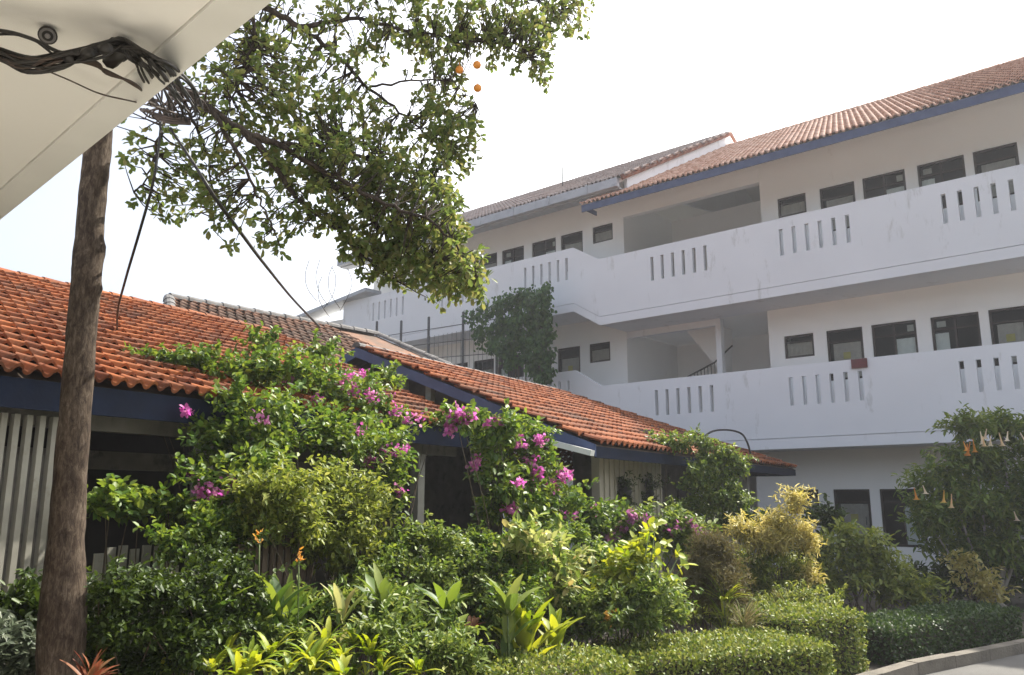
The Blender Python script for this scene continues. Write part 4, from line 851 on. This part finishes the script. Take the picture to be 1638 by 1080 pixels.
# ------------------------------------------------------------------ garden
plant('bougainvillea', 'large bougainvillea sprawling over the near pavilion eaves with scattered pink blooms', 'bougainvillea',
      [(300, 590, 50, 18, -6.9), (355, 595, 70, 28, -6.7), (420, 600, 70, 40, -6.5), (420, 555, 26, 22, -6.9), (500, 615, 80, 50, -6.4), (510, 575, 22, 22, -6.9), (560, 640, 60, 45, -6.3), (390, 660, 70, 50, -5.9), (470, 690, 100, 60, -5.8), (560, 710, 80, 60, -5.8), (615, 740, 45, 60, -5.9), (340, 720, 40, 50, -6.0), (335, 800, 55, 45, -5.6), (400, 760, 60, 50, -5.6), (630, 810, 30, 45, -5.8), (610, 610, 40, 14, -6.9), (270, 585, 30, 12, -7.0), (640, 690, 28, 26, -6.1), (690, 682, 26, 9, -6.25), (600, 670, 36, 20, -6.2), (230, 580, 16, 7, -7.1)],
      -5.8, 'l_boug', 11500, .07, .042,
      flowers=[(325, 785, 14, 12), (345, 792, 10, 8), (372, 772, 12, 12), (310, 757, 8, 7, 8), (505, 640, 12, 10), (420, 672, 9, 9, 8), (590, 638, 18, 12), (605, 625, 14, 10), (625, 640, 12, 9), (655, 670, 16, 9), (600, 680, 11, 10), (620, 700, 14, 10), (640, 722, 18, 9), (590, 738, 16, 9, 22), (620, 725, 12, 10), (640, 785, 12, 8), (545, 617, 11, 10), (560, 605, 10, 8), (465, 612, 7, 8, 8), (275, 628, 8, 6, 9), (295, 661, 7, 6, 8), (575, 690, 9, 9, 8), (630, 660, 14, 8), (560, 625, 10, 8), (580, 598, 15, 5)],
      fmat='f_mag', fsize=.042, fn=15, shell=.35)
plant('bougainvillea', 'bougainvillea with dense magenta clusters at the corner between the two pavilion roofs', 'bougainvillea',
      [(735, 672, 36, 16), (785, 678, 45, 22), (835, 700, 48, 28), (790, 720, 40, 34), (850, 745, 46, 36), (800, 770, 46, 36), (870, 790, 45, 36), (815, 815, 50, 34), (910, 825, 48, 30), (860, 840, 44, 30), (955, 850, 40, 22)],
      -4.6, 'l_boug', 8200, .075, .046,
      flowers=[(728, 664, 22, 12, 30), (745, 668, 18, 9, 24), (782, 672, 16, 10), (725, 688, 12, 8), (828, 707, 18, 8), (865, 708, 13, 10), (842, 735, 18, 9), (757, 740, 11, 10), (858, 758, 15, 8, 26), (902, 762, 14, 8, 26), (852, 785, 12, 10), (880, 778, 14, 9), (815, 815, 9, 8), (945, 822, 13, 10), (910, 826, 16, 8), (830, 775, 14, 8, 8)],
      fmat='f_mag', fsize=.045, fn=17, shell=.35)
plant('bougainvillea', 'low bougainvillea with dusky purple flowers in front of the cream boarded wall', 'bougainvillea',
      [(975, 850, 36, 22), (1030, 845, 40, 22), (1075, 850, 45, 26), (1110, 865, 30, 22), (1010, 875, 50, 24)], 10.2, 'l_mid', 3400, .08, .045,
      flowers=[(975, 862, 14, 6, 26), (1030, 838, 16, 9), (1080, 848, 18, 10), (1015, 828, 12, 8), (1120, 852, 12, 7), (1000, 850, 12, 8), (1105, 838, 16, 6)], fmat='f_pink', fsize=.06, fn=12)
plant('climbing_shrub', 'dark climber draped over the corner eaves of the hipped red roof', 'climber',
      [(1075, 712, 26, 10), (1112, 714, 34, 14), (1150, 735, 32, 20), (1130, 765, 40, 24), (1145, 800, 40, 30), (1105, 820, 42, 22), (1172, 745, 20, 18), (1172, 795, 20, 34)], 12.2, 'l_mid', 6200, .07, .035, shell=.25)
plant('shrub', 'dense olive green small leaved shrub below the large bougainvillea', 'shrub',
      [(470, 785, 70, 34), (540, 790, 70, 40), (450, 830, 60, 40), (520, 850, 70, 50), (590, 850, 56, 44), (415, 795, 36, 30), (570, 900, 50, 36), (520, 885, 30, 26)], -4.9, 'l_olive', 15000, .06, .026, shell=.4)
plant('shrub', 'rounded glossy dark shrub left of the thick grey post foot', 'shrub',
      [(680, 875, 60, 32), (640, 920, 70, 40), (720, 910, 60, 42), (760, 940, 45, 36), (690, 950, 70, 32), (600, 950, 50, 32)], -4.5, 'l_mid', 11000, .048, .025, shell=.4)
plant('shrub', 'shady dark green shrub beside the right side of the tree trunk', 'shrub',
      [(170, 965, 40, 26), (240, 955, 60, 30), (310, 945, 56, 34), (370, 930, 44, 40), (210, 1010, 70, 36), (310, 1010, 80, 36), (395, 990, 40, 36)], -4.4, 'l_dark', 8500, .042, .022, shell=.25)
plant('shrub', 'dark leafy shrub tangled into the fence under the large bougainvillea', 'shrub',
      [(330, 850, 40, 30), (375, 870, 36, 34), (285, 885, 40, 24), (350, 905, 40, 26)], -5.2, 'l_boug', 3600, .05, .03, shell=.35)
plant('shrub', 'broad leaved vine growing along the top of the white picket fence', 'vine',
      [(170, 808, 26, 10), (215, 815, 34, 12), (262, 822, 30, 14), (300, 832, 30, 16)], -5.8, 'l_boug', 650, .075, .05, shell=.2)
plant('shrub', 'pale green and cream variegated shrub in the middle of the bed', 'shrub',
      [(880, 895, 44, 30), (930, 925, 46, 34), (870, 945, 44, 30), (930, 965, 56, 26), (840, 880, 32, 26)], -3.9, 'l_varieg', 3600, .11, .045)
plant('shrub', 'low mixed green ground shrub behind the clipped hedges', 'shrub',
      [(960, 975, 70, 26), (1040, 985, 70, 24), (900, 1000, 60, 22), (1030, 950, 40, 24), (790, 985, 50, 36), (740, 1000, 50, 30)], 7.7, 'l_mid', 7000, .06, .028)
plant('groundcover', 'mixed green low plants between the lime leaves and the trunk shrub', 'groundcover plants',
      [(310, 1050, 40, 18), (390, 1040, 40, 20), (450, 1030, 40, 22), (510, 1075, 40, 16), (600, 1020, 40, 22), (640, 1040, 34, 22), (690, 1050, 36, 22), (740, 1065, 30, 18)], 5.6, 'l_mid', 5200, .055, .02, droop=.3)
plant('shrub', 'mid green undergrowth in front of the paling fence', 'shrub',
      [(430, 1000, 50, 26), (500, 985, 56, 28), (580, 985, 60, 30), (650, 995, 60, 30), (700, 1030, 50, 26)], 6.2, 'l_mid', 4600, .075, .03, droop=.3)
plant('thicket', 'loose sunlit undergrowth between the olive shrub and the variegated shrub', 'shrub',
      [(620, 885, 40, 24, -4.7), (800, 900, 50, 30, -4.2), (770, 880, 34, 20, -4.4), (845, 930, 40, 30, -3.9), (820, 965, 44, 28, -3.7), (900, 860, 40, 18, -4.2), (960, 900, 40, 26, 8.6), (950, 950, 46, 24, 8.2), (1010, 960, 40, 22, 8.0), (1075, 965, 40, 22, 8.6)], -4.2, 'l_boug', 9000, .05, .024, shell=.2)
plant('thicket', 'yellowish low undergrowth behind the long clipped hedge', 'shrub',
      [(1060, 985, 44, 16), (1120, 990, 50, 16), (1180, 975, 50, 20), (1240, 968, 50, 18), (1300, 960, 40, 20), (1000, 990, 40, 16)], 9.6, 'l_olive', 5200, .055, .02, shell=.2)
plant('croton', 'yellow leaved croton bush glowing in front of the ground floor windows', 'croton',
      [(1192, 850, 24, 14), (1232, 836, 26, 16), (1274, 806, 14, 15), (1262, 848, 28, 18), (1240, 872, 36, 20), (1290, 872, 18, 18), (1290, 922, 17, 13), (1215, 868, 24, 16)], 10.5, 'l_yellow', 4600, .085, .018, droop=.35)
plant('shrub', 'dull green lower shrub under the yellow croton heads', 'shrub', [(1215, 905, 34, 26), (1250, 910, 36, 30), (1240, 945, 46, 24), (1200, 940, 28, 24)], 10.7, 'l_olive', 3600, .07, .022)
plant('conifer', 'small brownish conifer with fine upright sprays, left of the yellow croton', 'conifer',
      [(1140, 880, 22, 30), (1135, 920, 40, 36), (1155, 930, 34, 34), (1120, 945, 32, 26), (1160, 960, 30, 22)], 9.2, 'l_conifer', 15000, .075, .009, sprig=9, tilt=1.2, fold=.05)
plant('shrub', 'sparse olive shrub under the ground floor door, right of the croton', 'shrub',
      [(1345, 870, 30, 26), (1390, 880, 40, 30), (1360, 920, 56, 34), (1420, 920, 46, 34), (1330, 950, 50, 28), (1440, 950, 50, 30)], 13.0, 'l_olive', 5600, .11, .045)
plant('shrub', 'dark leafy shrub filling the gap behind the yellow croton', 'shrub',
      [(1320, 840, 26, 26, 14.5), (1180, 840, 40, 26), (1120, 850, 40, 20), (1310, 890, 30, 30, 14.5)], 12.6, 'l_dark', 2600, .11, .05)
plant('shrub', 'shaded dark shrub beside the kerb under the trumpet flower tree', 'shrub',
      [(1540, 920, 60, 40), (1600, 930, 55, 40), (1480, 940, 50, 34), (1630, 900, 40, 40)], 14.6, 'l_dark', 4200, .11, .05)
plant('shrub', 'small shrub with yellow tipped leaves behind the kerb at the far right', 'shrub',
      [(1560, 930, 26, 14), (1590, 955, 24, 16), (1545, 905, 16, 10)], 13.6, 'l_yellow', 500, .10, .04)
# trumpet flower tree
bt = thing('trumpet_tree', 'dark leafed trumpet flower tree with hanging cream and orange blooms at the right edge', 'tree', (*W(1590, 960, 14.2)[:2], GZ))
bl = [pxblob(x, y, rx, ry, W(x, y, D)) for (x, y, rx, ry, D) in ((1570, 680, 44, 18, 13.8), (1620, 685, 46, 22, 13.8), (1545, 690, 24, 14, 13.8), (1670, 700, 50, 34, 13.8), (1560, 740, 56, 26, 14), (1500, 765, 44, 24, 14), (1600, 760, 60, 36, 14.2), (1530, 800, 66, 36, 14), (1600, 830, 60, 40, 14.2), (1480, 830, 40, 34, 14), (1540, 870, 70, 40, 14.2), (1640, 800, 50, 50, 14), (1640, 880, 50, 50, 14.2))]
foliage('crown', M['l_mid'], bt, bl, 13000, .13, .045, shell=.35, droop=.4, tilt=.5)
mb = MB(); b0 = np.array([*W(1600, 960, 14.2)[:2], GZ])
for (x, y, D, r) in ((1606, 700, 13.9, .06), (1560, 720, 14, .035), (1520, 780, 14, .035), (1640, 780, 14, .04), (1480, 830, 14, .03)):
    e = W(x, y, D); mb.tube(smooth([b0 + unit(1)[0] * [.12, .12, 0], b0 * .5 + e * .5 + np.array([random.uniform(-.1, .1), 0, -.2]), e], 5), [r + (.012 - r) * i / 10 for i in range(11)], 8, .06)
mb.build('trunk', M['palestem'], bt)
def trumpets(pts, mat):
    for (x, y, D) in pts:
        mb = MB(); c = W(x, y, D); n = 10; L_ = random.uniform(.15, .23); prof = ((0, .006), (.35, .009), (.7, .016), (.9, .026), (1.0, .045)); vs = []
        tl2 = np.array([random.uniform(-.45, .45), random.uniform(-.3, .3), -1]); tl2 /= np.linalg.norm(tl2)
        for t, r in prof:
            for j in range(n):
                an = 2 * math.pi * j / n; rr = r * (1 + (.3 * math.cos(5 * an) if t > .95 else 0)); vs.append(c + tl2 * L_ * t + np.array([math.cos(an) * rr, math.sin(an) * rr, 0]))
        mb.add(vs, [(i * n + j, i * n + (j + 1) % n, (i + 1) * n + (j + 1) % n, (i + 1) * n + j) for i in range(len(prof) - 1) for j in range(n)], True, random.random())
        mb.build('flower', M[mat], bt)
trumpets([(1568, 690, 13.4), (1572, 698, 13.3), (1584, 697, 13.3), (1612, 690, 13.3), (1632, 692, 13.3), (1598, 692, 13.4), (1578, 686, 13.4), (1476, 776, 13.4), (1522, 790, 13.3), (1622, 818, 13.4)], 'f_white')
trumpets([(1541, 706, 13.3), (1547, 710, 13.3), (1556, 702, 13.4), (1552, 707, 13.2), (1462, 780, 13.4), (1510, 784, 13.3)], 'f_orange')

# clipped hedges: tight box-like masses
def hedge(label, c, dx, dy, dz, rot, mat, n, group='clipped hedges along the kerb', ln=.032):
    t = thing('hedge', label, 'hedge', (c[0], c[1], GZ), group); r = R(rot); X = np.array([math.cos(r), math.sin(r), 0]); Y = np.array([-X[1], X[0], 0])
    f_ = lambda a, b, z: np.array([c[0], c[1], GZ]) + X * a + Y * b + UPV * z
    mb = MB(); mb.box(f_, -dx + .07, dx - .07, -dy + .07, dy - .07, 0, dz - .07); core = mb.build('branches', M['soil'], t)
    P, Nn = [], []
    def face(k, fn, nv):
        u, v = rng.random(k) * 2 - 1, rng.random(k) * 2 - 1; P.append(np.array([fn(a, b) for a, b in zip(u, v)])); Nn.append(np.tile(nv, (k, 1)))
    at_ = dx * dy * 4; af = dx * dz * 2; as_ = dy * dz * 2; tot = at_ + 2 * af + 2 * as_
    hump = lambda a, b: dz + .03 * math.sin(a * 9 + c[0]) * math.cos(b * 7) - .06 * (abs(a) ** 6 + abs(b) ** 6)
    face(int(n * at_ / tot), lambda a, b: f_(a * dx, b * dy, hump(a, b)), UPV)
    face(int(n * af / tot), lambda a, b: f_(a * dx, -dy, (b + 1) / 2 * dz), -Y); face(int(n * af / tot), lambda a, b: f_(a * dx, dy, (b + 1) / 2 * dz), Y)
    face(int(n * as_ / tot), lambda a, b: f_(-dx, a * dy, (b + 1) / 2 * dz), -X); face(int(n * as_ / tot), lambda a, b: f_(dx, a * dy, (b + 1) / 2 * dz), X)
    P = np.concatenate(P); Nn = np.concatenate(Nn); k = len(P); P = P - Nn * np.abs(rng.normal(0, .05, (k, 1))) + Nn * np.abs(rng.normal(0, .018, (k, 1))) + rng.normal(0, .012, (k, 3))
    sz = rng.uniform(.7, 1.3, k)
    leaves('foliage', M[mat], t, P, Nn * .6 + unit(k) * .8 + UPV * .25, Nn * .5 + UPV * .5 + unit(k) * .7, ln * sz, ln * .6 * sz, rng.random(k), .2, .1)
    return t
hedge('low clipped hedge at the bottom centre, left of the taller clipped one', W(885, 1100, 6.6), .52, .40, .60, 8, 'l_hedge', 11000)
hedge('long clipped hedge with sunlit flat top at the bottom right of centre', W(1140, 1085, 7.8), .98, .45, .52, 22, 'l_hedge', 21000)
hedge('taller square clipped hedge block at the right end of the long hedge', W(1276, 1050, 9.0), .50, .46, .66, 30, 'l_hedge', 12000)
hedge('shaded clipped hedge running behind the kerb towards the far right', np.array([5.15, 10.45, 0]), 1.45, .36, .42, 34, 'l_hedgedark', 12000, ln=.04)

# lime big-leaved plant
lm = thing('lime_shrub', 'lime green plant with large rounded sunlit leaves left of the conifer', 'shrub', (*W(1010, 1000, 8.0)[:2], GZ))
P, AX = [], []; mb = MB(); b0 = np.array([*W(1000, 1000, 8.0)[:2], GZ])
for (x, y) in ((1040, 850), (1020, 870), (1062, 872), (1085, 890), (1090, 905), (1050, 895), (1015, 900), (1000, 920), (1072, 925), (1045, 935), (985, 940), (975, 960), (1030, 915), (1080, 940), (1000, 885), (1048, 845), (1060, 950), (1010, 945), (990, 905)):
    e = W(x, y, 8.0 + random.uniform(-.15, .15)); mb.tube([b0, (b0 + e) / 2 + np.array([random.uniform(-.05, .05), 0, .05]), e], [.012, .009, .005], 5)
    for k in range(5): P.append(e + unit(1)[0] * .05); AX.append(unit(1)[0] + np.array([(x - 1010) / 80, -.3, .2]))
mb.build('stem', M['greenstem'], lm); k = len(P)
leaves('foliage', M['l_lime'], lm, np.array(P), np.array(AX), unit(k) * .5 + np.array([.3, -.5, .8]), rng.uniform(.08, .135, k), rng.uniform(.055, .085, k), rng.random(k) * .6 + .4, .15, .2, (.3, .75), .9, 1.0)
foliage('foliage', M['l_lime'], lm, [pxblob(1005, 905, 30, 36, W(1005, 905, 8.1)), pxblob(985, 945, 24, 20, W(985, 945, 8.0))], 700, .09, .05)
# strap leaved plants
def strap_plant(name, label, cat, x, y, D, mat, count, ln, wd, z=None, **kw):
    q = W(x, y, D); root = thing(name, label, cat, (q[0], q[1], GZ))
    b0 = np.array([q[0], q[1], GZ]); hgt = q[2] - GZ; mb = MB()
    for k in range(3): o_ = np.array([random.uniform(-.03, .03), random.uniform(-.03, .03), 0]); mb.tube(smooth([b0 + o_, (b0 + q) / 2 + o_ * 1.2, q], 4), .007, 5)
    mb.build('stem', M['greenstem'], root)
    straps(M[mat], root, 'leaves', q, count, ln, wd, **kw)
    if hgt > .4:
        for t in (.35, .55, .78): straps(M[mat], root, 'leaves', b0 + (q - b0) * t, max(4, count // 2), ln * .95, wd, **kw)
    return root
strap_plant('nest_fern', 'upright lime nest fern with broad strap leaves behind the low hedge', 'fern', 838, 1030, 6.9, 'l_lime', 18, .55, .085, lift=(.7, 1.5), curl=.4)
strap_plant('nest_fern', 'smaller lime fern nearest the long clipped hedge', 'fern', 885, 1028, 7.1, 'l_lime', 9, .34, .08, lift=(.8, 1.5), curl=.4)
strap_plant('feather_fern', 'feathery light green fern at the foot of the yellow croton', 'fern', 1158, 962, 8.9, 'l_lime', 34, .34, .018, lift=(.3, 1.3), curl=.5)
strap_plant('bromeliad', 'rusty red bromeliad at the foot of the tree trunk', 'bromeliad', 140, 1092, 4.3, 'l_red', 20, .17, .026, lift=(.2, 1.4), curl=.3)
plant('low_plant', 'grey green leaved plant in the bottom left corner', 'plant', [(20, 1065, 34, 20), (50, 1050, 20, 20), (10, 1030, 24, 20)], 5.0, 'l_grey', 900, .07, .026)
plant('low_plant', 'dim leafy plant left of the trunk at the foot of the slat screen', 'plant', [(20, 985, 34, 24), (56, 975, 20, 20), (40, 1020, 40, 26)], 5.4, 'l_dark', 2200, .07, .03)
plant('low_plant', 'low dark plants right of the trunk base behind the bromeliad', 'plant', [(170, 1050, 50, 26), (240, 1062, 50, 24), (180, 1085, 60, 24), (300, 1040, 40, 24)], 5.0, 'l_dark', 3600, .05, .022)
strap_plant('ginger_plant', 'upright green ginger leaves in front of the paling fence', 'plant', 462, 1010, 5.8, 'l_boug', 14, .40, .06, lift=(.8, 1.5), curl=.35)
strap_plant('ginger_plant', 'clump of ginger leaves between the trunk shrub and the paling fence', 'plant', 405, 1030, 5.6, 'l_mid', 12, .38, .06, lift=(.7, 1.5), curl=.4)
strap_plant('ginger_plant', 'pale grassy ginger clump under the olive shrub', 'plant', 545, 1000, 6.0, 'l_varieg', 12, .32, .045, lift=(.6, 1.5), curl=.5)
strap_plant('red_plant', 'plant with orange brown leaves in front of the glossy dark shrub', 'plant', 755, 1010, 6.8, 'l_red', 5, .18, .045, lift=(.5, 1.5), curl=.5)
strap_plant('grass_tuft', 'dry grass tuft below the conifer', 'grass', 1190, 1005, 8.6, 'l_dry', 90, .34, .008, lift=(.3, 1.4), curl=.6)
strap_plant('grass_tuft', 'dry grass tuft behind the taller hedge block', 'grass', 1260, 985, 9.6, 'l_dry', 90, .36, .008, lift=(.3, 1.4), curl=.6)
# more strap leaves to break up the bed front
for i, (x, y, D, mt, c_, L_, lab) in enumerate(((300, 1070, 5.2, 'l_lime', 16, .24, 'lime strap leaved plant nearest the bromeliad'), (395, 1078, 5.2, 'l_lime', 16, .24, 'lime strap leaved plant below the ginger clump'), (500, 1074, 5.3, 'l_lime', 18, .26, 'lime strap leaved plant below the upright ginger'),
                                            (630, 1078, 5.6, 'l_mid', 16, .28, 'mid green strap plant right of the lime plants'), (720, 1075, 6.0, 'l_varieg', 16, .26, 'cream edged strap plant left of the low hedge'), (690, 1045, 6.2, 'l_boug', 14, .30, 'dark green strap plant behind the cream edged one'))):
    strap_plant('strap_plant', lab, 'plant', x, y, D, mt, c_, L_, .03, lift=(.3, 1.4), curl=.7)
for x, y, D in ((262, 1078, 5.0), (300, 1064, 5.1), (338, 1074, 5.0), (362, 1050, 5.2), (405, 1068, 5.1), (432, 1046, 5.3), (462, 1074, 5.1), (492, 1052, 5.3), (520, 1034, 5.5), (548, 1058, 5.3), (566, 1030, 5.5), (590, 1048, 5.4), (612, 1074, 5.3), (640, 1056, 5.5), (668, 1078, 5.4), (545, 1080, 5.1), (385, 1084, 5.0)):
    t = strap_plant('lime_plant', 'bright lime lance leaved plant among the low plants along the bottom edge', 'low plant', x, y, D, 'l_lime', random.randint(11, 17), random.uniform(.15, .22), random.uniform(.026, .036), lift=(.1, 1.35), curl=.7); t['group'] = 'lime low plants along the bottom edge'
for x, y, D, mt, lab in ((440, 985, 5.6, 'l_boug', 'broad leaved ginger directly below the left orange spike'), (610, 985, 5.9, 'l_mid', 'broad leaved ginger under the olive shrub at the right'), (715, 985, 6.4, 'l_boug', 'broad leaved ginger beside the orange brown plant'), (812, 985, 6.6, 'l_mid', 'mid green broad leaved plant left of the nest fern'), (330, 1000, 5.3, 'l_boug', 'broad leaved ginger in the dark shrub right of the trunk')):
    strap_plant('broadleaf_plant', lab, 'plant', x, y, D, mt, 9, .36, .085, lift=(.6, 1.5), curl=.45)
# orange flower spikes
for (x, y, yb, lab) in ((415, 862, 985, 'taller orange flower spike left of its twin by the paling fence'), (478, 890, 990, 'shorter orange flower spike in front of the paling fence')):
    D = 5.7 if x > 300 else 5.5; top = W(x, y, D); b0 = np.array([*W(x - 4, yb, D)[:2], GZ]); t = thing('flower_spike', lab, 'flower', b0, 'orange flower spikes')
    mb = MB(); mb.tube(smooth([b0, (b0 + top) / 2 + np.array([.02, 0, 0]), top], 4), .006, 5); mb.build('stem', M['greenstem'], t)
    k = 16; P = top + unit(k) * np.array([.022, .022, .045]); leaves('flowers', M['f_orange'], t, P, unit(k) * .9 + UPV * .6, unit(k), .04, .014, rng.random(k))
t = plant('yellow_flowers', 'small plant with yellow orange blooms behind the long hedge', 'flower', [(975, 1000, 22, 10)], 7.5, 'l_mid', 300, .06, .025, flowers=[(975, 987, 8, 6, 7)], fmat='f_orange', fsize=.05)

# ------------------------------------------------------------------ thin volume added to lift the shadows like lens glare
if GLARE_HAZE:
    hm = bpy.data.materials.new('glare_haze'); hm.use_nodes = True; hn = hm.node_tree; hn.nodes.clear()
    ho = hn.nodes.new('ShaderNodeOutputMaterial'); hv = hn.nodes.new('ShaderNodeVolumePrincipled'); hv.inputs['Color'].default_value = (.92, .94, 1, 1); hv.inputs['Density'].default_value = GLARE_HAZE; hv.inputs['Anisotropy'].default_value = .35
    hn.links.new(hv.outputs[0], ho.inputs['Volume'])
    mb = MB(); mb.box(lambda a, b, z: np.array([a, b, z]), -45, 45, -12, 62, GZ - 1.2, 22); tag(mb.build('glare_haze', hm), kind='stuff')
